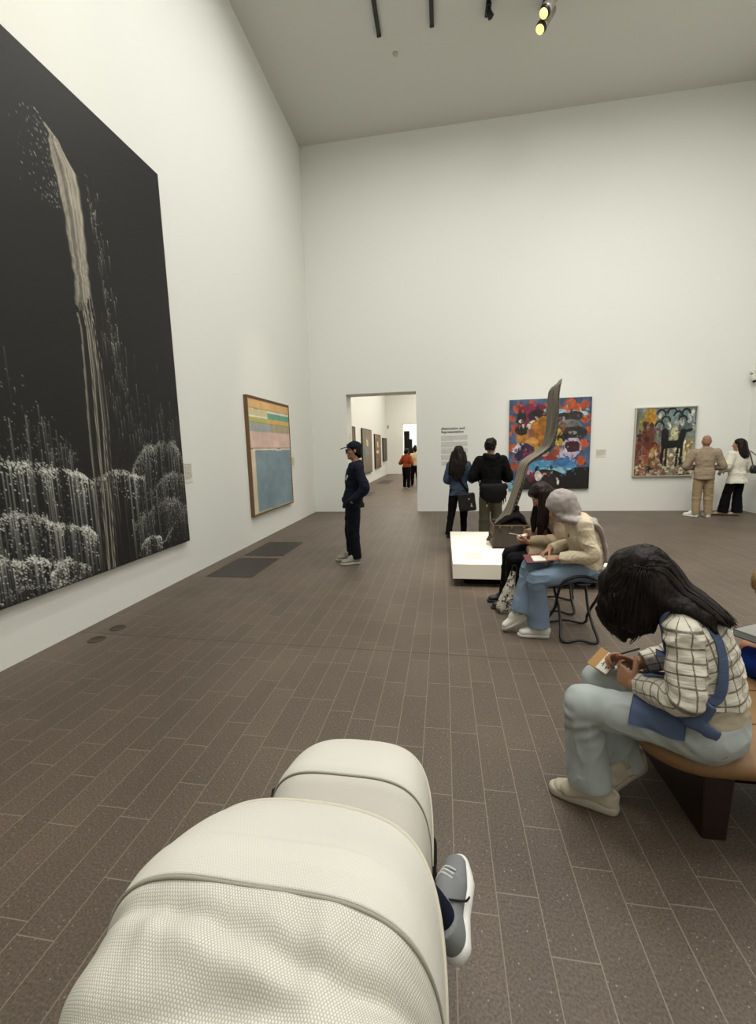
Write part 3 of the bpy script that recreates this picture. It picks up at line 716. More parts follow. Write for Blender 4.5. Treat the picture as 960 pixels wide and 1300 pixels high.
class Box:
    def __init__(s, c, h, ax=None, r=.01, k=.01, op='+'):
        s.c, s.h, s.k, s.op, s.r = A3(c), A3(h), k, op, r; s.M = np.eye(3) if ax is None else A3(ax)
        m = np.linalg.norm(s.h); s.lo, s.hi = s.c-m, s.c+m
    def field(s, x, y, z):
        dx, dy, dz = x-s.c[0], y-s.c[1], z-s.c[2]; q = [np.abs(dx*a[0]+dy*a[1]+dz*a[2])-hi+s.r for a, hi in zip(s.M, s.h)]
        out = np.sqrt(sum(np.maximum(qi, 0)**2 for qi in q)); ins = np.minimum(np.maximum(np.maximum(q[0], q[1]), q[2]), 0)
        return out+ins-s.r
def smin(a, b, k):
    if k <= 0: return np.minimum(a, b)
    h = np.maximum(k-np.abs(a-b), 0)/k; return np.minimum(a, b)-h*h*k/4
def smax(a, b, k):
    if k <= 0: return np.maximum(a, b)
    h = np.maximum(k-np.abs(a-b), 0)/k; return np.maximum(a, b)+h*h*k/4
_C = [(0, 0, 0), (1, 0, 0), (0, 1, 0), (1, 1, 0), (0, 0, 1), (1, 0, 1), (0, 1, 1), (1, 1, 1)]
_E = [(0, 1), (2, 3), (4, 5), (6, 7), (0, 2), (1, 3), (4, 6), (5, 7), (0, 4), (1, 5), (2, 6), (3, 7)]
def surface_nets(F, org, vx):
    S = F < 0; n = np.array(F.shape)-1
    c = np.zeros(n, np.int8)
    for o in _C: c += S[o[0]:o[0]+n[0], o[1]:o[1]+n[1], o[2]:o[2]+n[2]]
    ids = np.argwhere((c > 0) & (c < 8)); del c
    idx = np.full(n, -1, np.int32); idx[tuple(ids.T)] = np.arange(len(ids))
    vals = np.stack([F[ids[:, 0]+o[0], ids[:, 1]+o[1], ids[:, 2]+o[2]] for o in _C], 1)
    pos = np.zeros((len(ids), 3)); cnt = np.zeros(len(ids))
    for a, b in _E:
        fa, fb = vals[:, a], vals[:, b]; cr = (fa < 0) != (fb < 0)
        t = np.where(cr, fa/np.where(cr, fa-fb, 1), 0)
        pos += np.where(cr[:, None], A3(_C[a])+t[:, None]*(A3(_C[b])-A3(_C[a])), 0); cnt += cr
    V = org+(ids+pos/cnt[:, None])*vx
    Q = []
    for ax in range(3):
        sl0 = [slice(None)]*3; sl1 = [slice(None)]*3; sl0[ax] = slice(0, -1); sl1[ax] = slice(1, None)
        e = np.argwhere(S[tuple(sl0)] != S[tuple(sl1)])
        o1, o2 = [(1, 2), (2, 0), (0, 1)][ax]
        e = e[(e[:, o1] > 0) & (e[:, o2] > 0) & (e[:, o1] < n[o1]) & (e[:, o2] < n[o2])]
        def at(d1, d2):
            p = e.copy(); p[:, o1] -= d1; p[:, o2] -= d2; return idx[tuple(p.T)]
        q = np.stack([at(1, 1), at(0, 1), at(0, 0), at(1, 0)], 1)
        fl_ = ~S[tuple(e.T)]; q[fl_] = q[fl_][:, ::-1]; Q.append(q)
    Q = np.vstack(Q); Q = Q[(Q >= 0).all(1)]
    return V, Q
class Sdf:
    def __init__(s, vox, disp=None, flow=None): s.v, s.it, s.disp = vox, [], disp
    def tube(s, *a, **k): t = Tube(*a, **k); s.it.append(t); return t
    def ell(s, *a, **k): t = Ell(*a, **k); s.it.append(t); return t
    def box(s, *a, **k): t = Box(*a, **k); s.it.append(t); return t
    def at(s, P):
        x, y, z = P[:, 0], P[:, 1], P[:, 2]; F = np.full(len(P), 10.)
        for t in s.it:
            d = t.field(x, y, z); F = smin(F, d, t.k) if t.op == '+' else smax(F, -d, t.k)
        return F
    def snap(s, P, off):
        """push points onto the surface, off above it"""
        P = A3(P).copy()
        for _ in range(8):
            f = s.at(P); e = 2e-3
            g = np.stack([s.at(P+A3(d)*e)-f for d in np.eye(3)], 1)/e
            P -= g/np.maximum((g*g).sum(1), .2)[:, None]*(f-off)[:, None]
        return P
    def grid(s):
        v = s.v; m = .02+2*v
        lo = np.min([t.lo for t in s.it if t.op == '+'], 0)-m; hi = np.max([t.hi for t in s.it if t.op == '+'], 0)+m
        n = np.ceil((hi-lo)/v).astype(int)+1
        F = np.full(n, 10., np.float32); g = [lo[i]+v*np.arange(n[i]) for i in range(3)]
        def ev(t):
            pad = t.k+.02+2*v
            a = np.maximum(np.floor((t.lo-pad-lo)/v).astype(int), 0); b = np.minimum(np.ceil((t.hi+pad-lo)/v).astype(int)+1, n)
            if (b <= a).any(): return
            sl = tuple(slice(a[i], b[i]) for i in range(3))
            if isinstance(t, Tube) and len(t.P) > 2:
                d = np.full(b-a, 10., np.float32)
                for i in range(len(t.P)-1):
                    r = t.R[i:i+2].max()+pad
                    l2 = np.minimum(t.P[i], t.P[i+1])-r; h2 = np.maximum(t.P[i], t.P[i+1])+r
                    a2 = np.maximum(np.floor((l2-lo)/v).astype(int)-a, 0); b2 = np.minimum(np.ceil((h2-lo)/v).astype(int)+1-a, b-a)
                    if (b2 <= a2).any(): continue
                    ss = tuple(slice(a2[j], b2[j]) for j in range(3))
                    X = [g[j][a[j]+a2[j]:a[j]+b2[j]] for j in range(3)]
                    d[ss] = np.minimum(d[ss], t.seg(i, X[0][:, None, None], X[1][None, :, None], X[2][None, None, :]))
                x, y, z = g[0][sl[0]][:, None, None], g[1][sl[1]][None, :, None], g[2][sl[2]][None, None, :]
                for p, nn in t.clip:
                    nn = nrm(nn); d = smax(d, (x-p[0])*nn[0]+(y-p[1])*nn[1]+(z-p[2])*nn[2], .006)
            else:
                d = t.field(g[0][sl[0]][:, None, None], g[1][sl[1]][None, :, None], g[2][sl[2]][None, None, :])
            F[sl] = smin(F[sl], d, t.k) if t.op == '+' else smax(F[sl], -d, t.k)
        for t in s.it: ev(t)
        if s.disp is not None:
            nz = np.argwhere(np.abs(F) < .03); P = lo+nz*v
            F[tuple(nz.T)] += s.disp(P)
        return F, lo
    def mesh(s, name):
        F, lo = s.grid(); V, Q = surface_nets(F, lo, s.v)
        return V, Q
    def build(s, name, m, parent=None, color=None, uv=None, smooth_it=1):
        V, Q = s.mesh(name)
        for _ in range(smooth_it):            # light smoothing along edges
            acc = np.zeros_like(V); cnt = np.zeros(len(V))
            for a, b in ((0, 1), (1, 2), (2, 3), (3, 0)):
                np.add.at(acc, Q[:, a], V[Q[:, b]]); np.add.at(cnt, Q[:, a], 1); np.add.at(acc, Q[:, b], V[Q[:, a]]); np.add.at(cnt, Q[:, b], 1)
            V = V*.5+.5*acc/np.maximum(cnt, 1)[:, None]
        me = mesh_np(name, V, Q)
        if color is not None: set_color(me, color(V))
        if uv is not None: set_vec(me, uv(V))
        return link_mesh(name, me, m, parent)

def folds(a1=.006, f1=(11, 11, 11), a2=.003, f2=(26, 26, 26), seed=0):
    def f(P):
        wv = A3(P)+.03*np.stack([vnoise(P, 7, seed+5), vnoise(P, 7, seed+6), vnoise(P, 7, seed+7)], 1)
        r = np.clip(1-np.abs(vnoise(wv, A3(f1)*.75, seed+2))*2.6, 0, 1)
        return a1*.7*vnoise(P, f1, seed)+a2*vnoise(P, f2, seed+1)-a1*1.1*r*r
    return f

# ------------------------------------------------------------------ anatomy
def head_parts(S, c, F, U, h=1.0, ears=True):
    F = nrm(F); U = nrm(A3(U)-F*(A3(U)@F)); R = np.cross(F, U); c = A3(c)
    p = lambda r, f, u: c+h*(r*R+f*F+u*U)
    ax = np.stack([R, F, U])
    e = lambda q, r, k=.02, op='+': S.ell(p(*q), A3(r)*h, ax, k*h, op)
    e((0, -.012, .030), (.074, .094, .088)); e((0, .022, -.030), (.062, .066, .082), .03); e((0, .040, -.082), (.043, .042, .036), .03)
    e((0, .078, -.104), (.020, .016, .014), .02)
    S.tube([p(0, .086, .018), p(0, .101, -.012), p(0, .108, -.030)], [.009*h, .011*h, .014*h], k=.012*h)
    for sx in (-1, 1):
        e((sx*.012, .096, -.033), (.009, .010, .008), .008)
        e((sx*.030, .076, .030), (.026, .014, .009), .012)
        e((sx*.031, .095, .010), (.019, .014, .011), .012, '-')
        e((sx*.031, .073, .009), (.0135, .0125, .012), .003)
        e((sx*.042, .052, -.02), (.026, .026, .022), .02)
        if ears:
            S.ell(p(sx*.078, -.008, -.002), A3((.010, .021, .032))*h, ax, .008*h)
    e((0, .093, -.060), (.021, .010, .0055), .006); e((0, .091, -.071), (.018, .010, .0060), .006)
    return c, R, F, U
def head_color(V, hd, h, skin, rgb, lips=(.45, .16, .13), brow=(.02, .014, .01)):
    c, R, F, U = hd
    q = (V-c)/h; r, f, u = q@R, q@F, q@U
    near = (np.abs(r) < .1) & (np.abs(f) < .15) & (np.abs(u) < .14)
    m = near & (f > .075) & (np.abs(r) < .021) & (np.abs(u+.065) < .0105); rgb[m] = np.array(lin(skin)[:3])*.45+np.array(lips)*.55
    m = near & (f > .06) & (np.abs(np.abs(r)-.031) < .02) & (np.abs(u-.029-.003*np.cos(r*60)) < .005); rgb[m] = brow
    m = near & (f > .07) & (np.hypot(np.abs(r)-.031, (u-.009)*1.5) < .0125); rgb[m] = (.62, .6, .56)
    m = near & (f > .07) & (np.hypot(np.abs(r)-.031, (u-.009)) < .0062); rgb[m] = (.02, .014, .01)
def hand_parts(S, w, D, N, T, sz=1.0, curl=(.5, .55, .6, .65), thumb=.4, spread=.06, k=.004, thumb_in=.25):
    """w wrist, D towards the knuckles, N out of the palm, T towards the thumb"""
    w = A3(w); D = nrm(D); N = nrm(A3(N)-D*(A3(N)@D)); T = nrm(A3(T)-D*(A3(T)@D)-N*(A3(T)@N))
    S.tube([w-.01*sz*D, w+.025*sz*D, w+.085*sz*D], [(.026*sz, .019*sz), (.033*sz, .016*sz), (.041*sz, .0125*sz)], side=T, k=.012)
    S.ell(w+sz*(.035*D+.020*T+.006*N), A3((.03, .016, .014))*sz, np.stack([D, T, N]), .01)
    for i, L in enumerate((.074, .082, .076, .060)):
        b = w+sz*((.086-(.006 if i == 3 else .0)+(.003 if i == 1 else 0))*D+(.0305-.0203*i)*T)
        ang = 0; p = b; P = [b-.012*sz*D]; P.append(b)
        for j, fr in enumerate((.46, .30, .24)):
            ang += curl[i]*(.9, 1.15, .8)[j]
            d = math.cos(ang)*D+math.sin(ang)*N+spread*(1.2-.8*i)*T
            p = p+nrm(d)*L*fr*sz; P.append(p)
        S.tube(P, [.0088*sz, .0092*sz, .0085*sz, .0080*sz, .0066*sz], sub=2, k=k)
    b = w+sz*(.022*D+.026*T+.004*N); d = nrm(.62*D+.72*T+thumb_in*N); P = [b]; p = b
    for j, L in enumerate((.040, .032, .026)):
        p = p+d*L*sz; P.append(p); d = nrm(d+thumb*(.55*D-.35*T+.35*N))
    S.tube(P, [.0135*sz, .0118*sz, .0105*sz, .0082*sz], sub=2, k=.007)
SKIN_MATS = {}
def skin_mat():
    m = mat('skin', '#b98d70', .5, spec=.4, attr='paint', bump=(220, .08, .001))
    b = m.node_tree.nodes['Principled BSDF']
    b.inputs['Subsurface Weight'].default_value = .08; b.inputs['Subsurface Radius'].default_value = (.012, .005, .003); return m
def figure(label, loc, rz, J, spine, skin='#b98d70', vox=.007, hs=1.0, hands=True, arm=(.043, .036, .026), leg=(.075, .052, .036), group=None, cat='person', ears=True):
    """one continuous body; J joints and frames in the figure's own space (x right, y forward, z up)"""
    S = Sdf(vox)
    S.tube([q[0] for q in spine], [(q[1]*.86, q[2]*.82) for q in spine], side=J.get('side', (1, 0, 0)), k=.04)
    S.tube([J['neck'], A3(J['head'])-.055*hs*nrm(J['U'])-.012*hs*nrm(J['F'])], [.056*hs, .052*hs], k=.03)
    hd = head_parts(S, J['head'], J['F'], J['U'], hs, ears)
    for s_ in 'LR':
        S.tube([J['sh'+s_], J['el'+s_]], [arm[0], arm[1]], k=.03)
        S.tube([J['el'+s_], J['wr'+s_]], [arm[1], arm[2]], k=.015)
        if hands and 'h'+s_ in J: hand_parts(S, J['wr'+s_], **J['h'+s_])
        S.tube([J['hi'+s_], J['kn'+s_]], [leg[0], leg[1]], k=.03); S.tube([J['kn'+s_], J['an'+s_]], [leg[1]*.97, leg[2]], k=.015)
        an_ = A3(J['an'+s_]); S.tube([an_, an_*.5+A3(J['to'+s_])*.5], [leg[2]*.85, leg[2]*.55], k=.02)
    def colr(V):
        rgb = np.tile(lin(skin)[:3], (len(V), 1)); head_color(V, hd, hs, skin, rgb)
        return rgb*(1+.06*vnoise(V, 40, 3))[:, None]
    o = S.build('person', skin_mat(), None, colr)
    o.location = loc; o.rotation_euler = (0, 0, rz); tag(o, label, cat, group); return o
def standing(H, female=False, lean=0.0, yaw=0, pitch=-.05, roll=0, feet=None, arms=None, wide=1.0):
    """joints of a standing figure of height H; feet ((x,y),(x,y)) L,R ankle spots; arms {'L':(elbow,wrist)}"""
    s = H/1.75; J = {}; sw = (.165 if female else .19)*s*wide; hw = .088*s
    ly = lean
    J['side'] = (1, 0, 0)
    sp = [((0, 0, .90*s), .150, .105), ((0, .0, .98*s), .155, .108), ((0, ly*.3, 1.08*s), .125, .092), ((0, ly*.6, 1.25*s), .148, .105), ((0, ly, 1.38*s), .150, .090), ((0, ly, 1.445*s), .085, .062)]
    k = (.94 if female else 1.0)*wide
    sp = [(A3(p), a*s*k, b*s*k) for p, a, b in sp]
    J['neck'] = (0, ly-.005, 1.43*s); J['head'] = (0, ly+.02*s, 1.632*s)
    cy, sy = math.cos(yaw), math.sin(yaw)
    J['F'] = (-sy*math.cos(pitch), cy*math.cos(pitch), math.sin(pitch)); J['U'] = (sy*math.sin(pitch)+roll, -cy*math.sin(pitch), math.cos(pitch))
    feet = feet or ((-.1, 0), (.1, 0))
    for i, s_ in enumerate('LR'):
        sg = -1 if i == 0 else 1
        J['sh'+s_] = (sg*sw, ly, 1.40*s)
        e, w_ = (arms or {}).get(s_, ((sg*(sw+.05), ly-.03, 1.10*s), (sg*(sw+.04), ly+.06, .86*s)))
        J['el'+s_], J['wr'+s_] = A3(e), A3(w_)
        J['hi'+s_] = (sg*hw, 0, .91*s); fx, fy = feet[i][:2]
        J['an'+s_] = (fx, fy, .085*s); J['kn'+s_] = ((sg*hw+fx)/2, fy*.5+.03, .49*s)
        fyaw = feet[i][2] if len(feet[i]) > 2 else 0
        J['yaw'+s_] = fyaw; J['to'+s_] = (fx-math.sin(fyaw)*.13*s, fy+math.cos(fyaw)*.13*s, .03)
        d = nrm(A3(w_)-A3(e)); J['h'+s_] = dict(D=d, N=(-sg, 0, 0.01) if abs(d[2]) > .5 else (0, 0, -1), T=(0, 1, 0) if abs(d[2]) > .5 else (-sg, .0, .4), sz=s*.95)
    return J, sp, s
def sleeve(S, J, s_, r, to=.92, k=.03, shoulder=True):
    a, b, c = A3(J['sh'+s_]), A3(J['el'+s_]), A3(J['wr'+s_]); e = b+(c-b)*to; d = nrm(c-b)
    S.tube([a, a+(b-a)*.5, b, b+(e-b)*.5, e+d*.03], [r[0], (r[0]+r[1])/2, r[1], (r[1]+r[2])/2, r[2]], sub=3, k=k, clip=[(e, d)])
def jacket(name, J, sp, m, parent, hem, infl=.018, slv=(.066, .056, .047), to=.9, vox=.007, disp=None, collar=True, flare=.02, extra=None, ext_top=True):
    S = Sdf(vox, disp or folds(seed=5))
    pts = [q for q in sp if q[0][2] > hem-.02]
    b = pts[0]; low = (A3((b[0][0], b[0][1], hem-.05)), b[1]+flare, b[2]+flare)
    seq = [low]+pts
    S.tube([q[0] for q in seq], [(q[1]+infl, q[2]+infl) for q in seq], side=J.get('side', (1, 0, 0)), sub=3, clip=[((0, 0, hem), (0, 0, -1)), (A3(J['neck'])+A3((0, 0, .045)), (0, 0.25, 1))], k=.02)
    for s_ in 'LR': sleeve(S, J, s_, slv, to)
    if collar:
        n = A3(J['neck']); a = np.linspace(0, 2*math.pi, 13)[:-1]
        ring = [n+A3((.066*math.cos(t), .062*math.sin(t)+.004, .035-.018*math.sin(t))) for t in a]
        S.tube(ring+[ring[0]], .017, sub=1, k=.015)
    if extra: extra(S)
    return S.build(name, m, parent), S
def trousers(name, J, sp, m, parent, r=(.098, .075, .066), top=None, hemz=.07, vox=.007, disp=None, infl=.012, back=0.0):
    S = Sdf(vox, disp or folds(.006, (9, 9, 16), .003, (22, 22, 30), 9))
    pts = [q for q in sp if q[0][2] < (top or 9)]
    S.tube([q[0] for q in pts], [(q[1]+infl, q[2]+infl) for q in pts], side=J.get('side', (1, 0, 0)), sub=2, k=.03, clip=[((0, 0, top), (0, 0, 1))] if top else None)
    for s_ in 'LR':
        h, k, a = A3(J['hi'+s_]), A3(J['kn'+s_]), A3(J['an'+s_]); d = nrm(a-k); e = a+d*((a[2]-hemz)/max(-d[2], .2))
        S.tube([h, (h+k)/2, k, (k+e)/2, e+d*.04], [r[0], (r[0]+r[1])/2+.005, r[1], (r[1]+r[2])/2, r[2]], sub=3, k=.025, clip=[(e, d)])
    return S.build(name, m, parent), S
SOLE_W = mat('white_rubber', '#c9c6bc', .5); 
def shoe(parent, pos, yaw, m, sole_m, s=1.0, pitch=0.0, roll=0.0, vox=.006, laces=None, thick=.03, name='shoe', low=1.0):
    """heel of the sole at pos, toe along yaw (0 = +y)"""
    S = Sdf(vox); x = (1, 0, 0)
    S.tube([(0, .036, .05), (0, .1, .058), (.004, .165, .050), (.002, .234, .040)], [(.033, .044), (.034, .044), (.041, .035), (.036, .027)], side=x, sub=3, k=.02, clip=[((0, 0, thick*.7), (0, 0, -1))])
    S.tube([(0, .045, .05), (0, .040, .05+.05*low)], [(.036, .040), (.034, .042)], side=x, k=.02, clip=[((0, 0, .05+.05*low), (0, .15, 1))])
    S.ell((0, .112, .082), (.031, .062, .040), k=.02) if low >= .6 else S.ell((0, .1, .055), (.03, .055, .03), k=.02)
    u = S.build(name, m, parent); 
    S = Sdf(vox)
    S.tube([(0, .036, thick*.5), (0, .11, thick*.5), (.006, .19, thick*.5), (.003, .245, thick*.55)], [(.041, thick), (.039, thick), (.048, thick), (.037, thick)], side=x, sub=3, clip=[((0, 0, 0), (0, 0, -1)), ((0, 0, thick), (0, 0, 1))])
    S.build('sole', sole_m, u)
    if laces:
        mb = MB()
        for j in range(4):
            y = .115+.021*j; z = .126-.0125*j-.002*j*j; hw = .022
            mb.tube([(-hw, y+.004, z-.012), (0, y, z), (hw, y+.008, z-.012)], .0032, 6, sub=3)
        mb.tube([(0, .112, .127), (-.03, .10, .118), (-.025, .125, .108)], .0028, 6, sub=3); mb.tube([(0, .112, .127), (.03, .105, .117), (.028, .13, .105)], .0028, 6, sub=3)
        mb.build('laces', laces, u)
    u.location = pos; u.rotation_euler = (Matrix.Rotation(yaw, 3, 'Z') @ Matrix.Rotation(pitch, 3, 'X') @ Matrix.Rotation(roll, 3, 'Y')).to_euler(); u.scale = (s, s, s)
    return u
def hair_mat(name, color, rough=.38, hi=1.7):
    m = bpy.data.materials.new(name); m.use_nodes = True; MATS[name] = m; N = m.node_tree.nodes; L = m.node_tree.links; b = N['Principled BSDF']
    tc = N.new('ShaderNodeTexCoord'); mp = N.new('ShaderNodeMapping'); mp.inputs['Scale'].default_value = (150, 150, 9); L.new(tc.outputs['Object'], mp.inputs['Vector'])
    n = N.new('ShaderNodeTexNoise'); n.inputs['Scale'].default_value = 1; n.inputs['Detail'].default_value = 3; L.new(mp.outputs[0], n.inputs['Vector'])
    r = N.new('ShaderNodeValToRGB'); c = lin(color); r.color_ramp.elements[0].position = .35; r.color_ramp.elements[1].position = .7
    b.inputs['Specular IOR Level'].default_value = .16; r.color_ramp.elements[0].color = (c[0]*.35, c[1]*.35, c[2]*.35, 1); r.color_ramp.elements[1].color = (c[0]*hi, c[1]*hi, c[2]*hi, 1)
    L.new(n.outputs['Fac'], r.inputs[0]); L.new(r.outputs[0], b.inputs['Base Color']); b.inputs['Roughness'].default_value = rough
    bp = N.new('ShaderNodeBump'); bp.inputs['Strength'].default_value = .5; bp.inputs['Distance'].default_value = .004; L.new(n.outputs['Fac'], bp.inputs['Height']); L.new(bp.outputs['Normal'], b.inputs['Normal'])
    return m
HAIR_BLACK = hair_mat('black_hair', '#120f0e', .45); HAIR_BROWN = hair_mat('dark_brown_hair', '#1b1310', .45); HAIR_BLOND = hair_mat('sandy_hair', '#8d7349')
def hair_disp(a=.006, f=(55, 55, 7), seed=2): return lambda P: a*vnoise(P, f, seed)+.004*vnoise(P, (18, 18, 9), seed+1)
def skull_cap(S, J, hs=1.0, t=.014, front=.06, low=-.02, k=.02):
    """close covering of the skull with the face left free"""
    F = nrm(J['F']); U = nrm(A3(J['U'])-F*(A3(J['U'])@F)); R = np.cross(F, U); c = A3(J['head']); ax = np.stack([R, F, U])
    q = lambda r, f, u: c+hs*(r*R+f*F+u*U)
    S.ell(q(0, -.014, .032), (A3((.074, .094, .088))+t)*hs, ax, k, clip=[(q(0, front, .02), F*.8-U*.6)])
    S.ell(q(0, -.045, -.02), A3((.070+t*.7, .062+t, .075))*hs, ax, k, clip=[(q(0, 0.012, 0), F), (q(0, 0, low-.06), -U)])
    return q, R, F, U
def ribbon(mb, S, P, w, t, off=.004, sub=4, normal=None):
    """flat strap lying on the surface of S"""
    P = catmull(P, sub)
    if S is not None: P = S.snap(P, off)
    T = np.gradient(P, axis=0); T /= np.linalg.norm(T, axis=1)[:, None]
    if S is not None:
        f = S.at(P); G = np.stack([S.at(P+A3(d)*3e-3)-f for d in np.eye(3)], 1)
    else: G = np.tile(A3(normal), (len(P), 1))
    G = G-T*(G*T).sum(1)[:, None]; G /= np.linalg.norm(G, axis=1)[:, None]+1e-9
    B = np.cross(T, G)
    V = np.stack([P-B*w/2, P-B*w/2+G*t, P+B*w/2+G*t, P+B*w/2], 1).reshape(-1, 3); F = []
    for i in range(len(P)-1):
        for k in range(4): F.append((4*i+k, 4*i+(k+1) % 4, 4*i+4+(k+1) % 4, 4*i+4+k))
    F.append((0, 1, 2, 3)); n = 4*(len(P)-1); F.append((n+3, n+2, n+1, n))
    mb.add(V, F)

# ------------------------------------------------------------------ plinth and the curved sculpture in its case
PLINTH = mat('plinth_white', '#e4e0d2', .6, spec=.3)
pr = empty('plinth', (.96, 5.6, 0)); tag(pr, 'low white floating plinth under the curved sculpture', 'plinth')
bm = bmesh.new(); add_box(bm, (-.86, -.93, .10), (.87, .93, .275), .004); bm_obj('top_slab', bm, PLINTH, pr)
bm = bmesh.new(); add_box(bm, (-.72, -.78, 0), (.73, .8, .105)); bm_obj('recessed_base', bm, mat('plinth_base_black', '#15130f', .8), pr)
mb = MB(); rng = random.Random(9)
text_lines(mb, rng, -.69, -.53, -.30-.02, .03, 1, lambda m_, p, q, s, t: m_.box((p, s, .2748), (q, t, .2762)), 1)
text_lines(mb, rng, -.70, -.50, -.42, .030, 12, lambda m_, p, q, s, t: m_.box((p, s, .2748), (q, t, .2762)), .5, .4)
tag(mb.build('lettering', mat('pale_caption_ink', '#b9b4a4', .9), pr, smooth=False), 'grey printed caption')

# case
LEATHER = mat('worn_leather', '#2a201a', .55, vary=(14, .45), bump=(60, .3, .004)); LEATHER_L = mat('scuffed_leather_edge', '#43341f', .6, vary=(20, .35)); IRON = mat('aged_brass', '#3f3220', .45, metal=.7, vary=(40, .3))
cx, cy, cz = .865, 5.66, .2765
cs = empty('suitcase_sculpture', (cx, cy, cz)); tag(cs, 'worn brown leather case with a tall curved strip rising out of it', 'sculpture')
bw, bd, bh = .228, .23, .30
def rot_z(a): return Matrix.Rotation(a, 4, 'Z')
bm = bmesh.new()
for lo, hi in (((-bw, -bd, 0), (bw, -bd+.018, bh)), ((-bw, bd-.018, 0), (bw, bd, bh)), ((-bw, -bd, 0), (-bw+.018, bd, bh)), ((bw-.018, -bd, 0), (bw, bd, bh)), ((-bw, -bd, 0), (bw, bd, .02))): add_box(bm, lo, hi, .006)
bm_obj('case_body', bm, LEATHER, cs)
mb = MB()
for x in (-bw, bw):
    for y in (-bd, bd): mb.tube([(x, y, .0), (x, y, bh)], .012, 8)
rim = [(-bw, -bd, bh), (bw, -bd, bh), (bw, bd, bh), (-bw, bd, bh)]
for i in range(4): mb.tube([rim[i], rim[(i+1) % 4]], .011, 8)
mb.build('edge_binding', LEATHER_L, cs)
for x in (-.15, .0, .15):
    mb = MB(); mb.box((x-.025, -bd-.01, bh-.055), (x+.025, -bd, bh-.005)); mb.tube([(x-.018, -bd-.011, bh-.03), (x+.018, -bd-.011, bh-.03)], .007, 8); mb.build('latch', IRON, cs)
for x in (-bw, bw-.03):
    for z0, z1 in ((bh-.05, bh+.004), (0, .04)): bm = bmesh.new(); add_box(bm, (x-.004, -bd-.006, z0), (x+.034, -bd+.001, z1), .003); bm_obj('corner_plate', bm, IRON, cs)
mb = MB(); mb.tube([(-bw-.002, -.06, .13), (-bw-.05, -.06, .075), (-bw-.055, .02, .06), (-bw-.03, .06, .09), (-bw-.002, .06, .13)], .011, 8, sub=4); mb.build('handle', LEATHER_L, cs)
# the strip: a ribbon following an S curve, with thick side edge
STRIP = None
def strip_mat():
    m = bpy.data.materials.new('grooved_strip'); m.use_nodes = True; N = m.node_tree.nodes; L = m.node_tree.links; b = N['Principled BSDF']
    a = N.new('ShaderNodeAttribute'); a.attribute_name = 'weave'; s = N.new('ShaderNodeSeparateXYZ'); L.new(a.outputs['Vector'], s.inputs[0])
    n = N.new('ShaderNodeTexNoise'); n.inputs['Scale'].default_value = 1; n.inputs['Detail'].default_value = 4
    c = N.new('ShaderNodeCombineXYZ'); L.new(mnode(N, L, 'MULTIPLY', s.outputs['X'], 110), c.inputs[0]); L.new(mnode(N, L, 'MULTIPLY', s.outputs['Y'], 2.5), c.inputs[1]); L.new(c.outputs[0], n.inputs['Vector'])
    r = N.new('ShaderNodeValToRGB'); r.color_ramp.elements[0].position = .3; r.color_ramp.elements[1].position = .7
    r.color_ramp.elements[0].color = lin('#3a352d'); r.color_ramp.elements[1].color = lin('#7c7468'); L.new(n.outputs['Fac'], r.inputs[0]); L.new(r.outputs[0], b.inputs['Base Color']); b.inputs['Roughness'].default_value = .45; return m
STRIPM = strip_mat()
Lc = [(.605, 2.13), (.55, 2.08), (.48, 2.017), (.455, 1.911), (.444, 1.567), (.411, 1.368), (.355, 1.269), (.182, 1.152), (.114, 1.071), (.077, .917), (.011, .656), (-.067, .466), (-.195, .29)]
Ec = [(.607, 2.135), (.595, 2.09), (.574, 2.05), (.565, 1.93), (.559, 1.563), (.508, 1.346), (.45, 1.26), (.241, 1.109), (.19, 1.03), (.166, .915), (.081, .656), (.014, .424), (-.11, .27)]
Rc = [(.609, 2.136), (.612, 2.07), (.61, 2.0), (.605, 1.93), (.603, 1.6), (.58, 1.40), (.53, 1.265), (.281, 1.088), (.235, 1.0), (.21, .9), (.17, .707), (.104, .498), (.06, .31)]
def c3(c, y): return catmull([(x, y, z) for x, z in c], 8)
Lp, Ep, Rp = c3(Lc, .03), c3(Ec, -.05), c3(Rc, .05); Bp = Lp+(Rp-Ep)
n_ = len(Lp); K = 10; V = []; UVs = []
for i in range(n_):
    ring = [Lp[i]+(Ep[i]-Lp[i])*j/K for j in range(K+1)]+[Rp[i], Bp[i]]
    V += ring; UVs += [(j/K*.13, i*.03) for j in range(K+1)]+[(.15, i*.03), (.2, i*.03)]
m_ = K+3; F = [(i*m_+j, i*m_+(j+1) % m_, (i+1)*m_+(j+1) % m_, (i+1)*m_+j) for i in range(n_-1) for j in range(m_)]
me = mesh_np('curved_strip', V, F, smooth=False); set_vec(me, np.array(UVs)); me.materials.append(STRIPM); me.materials.append(mat('strip_edge_black', '#0e0c0b', .6))
for p in me.polygons:
    j = p.index % m_
    if j >= K: p.material_index = 1
link_mesh('curved_strip', me, None, cs)
mb = MB(); rng = random.Random(3)
for i in range(6, n_-8, 2):
    a = Ep[i]*.8+Rp[i]*.2; b = Ep[min(i+2, n_-1)]*.3+Rp[min(i+2, n_-1)]*.7
    o_ = np.array((.0, -.006, 0)); mb.tube([a+o_, b+o_], .0035, 5)
mb.build('stitching', mat('pale_lacing', '#8e8168', .7), cs)
S = Sdf(.008, folds(.004, (20, 20, 20), 0, (1, 1, 1), 4))
S.tube([(-.15, .0, .27), (-.03, .0, .35), (.10, .0, .385), (.16, 0, .34), (.205, .0, .285)], [(.03, .10), (.05, .11), (.06, .10), (.05, .1), (.02, .09)], side=(0, 0, 1), clip=[((0, 0, .25), (0, 0, -1))])
S.tube([(.10, .02, .5), (.12, .01, .42), (.19, -.02, .30)], [.03, .022, .02])
S.build('dark_lining', mat('black_lining', '#0d0b0a', .8), cs)

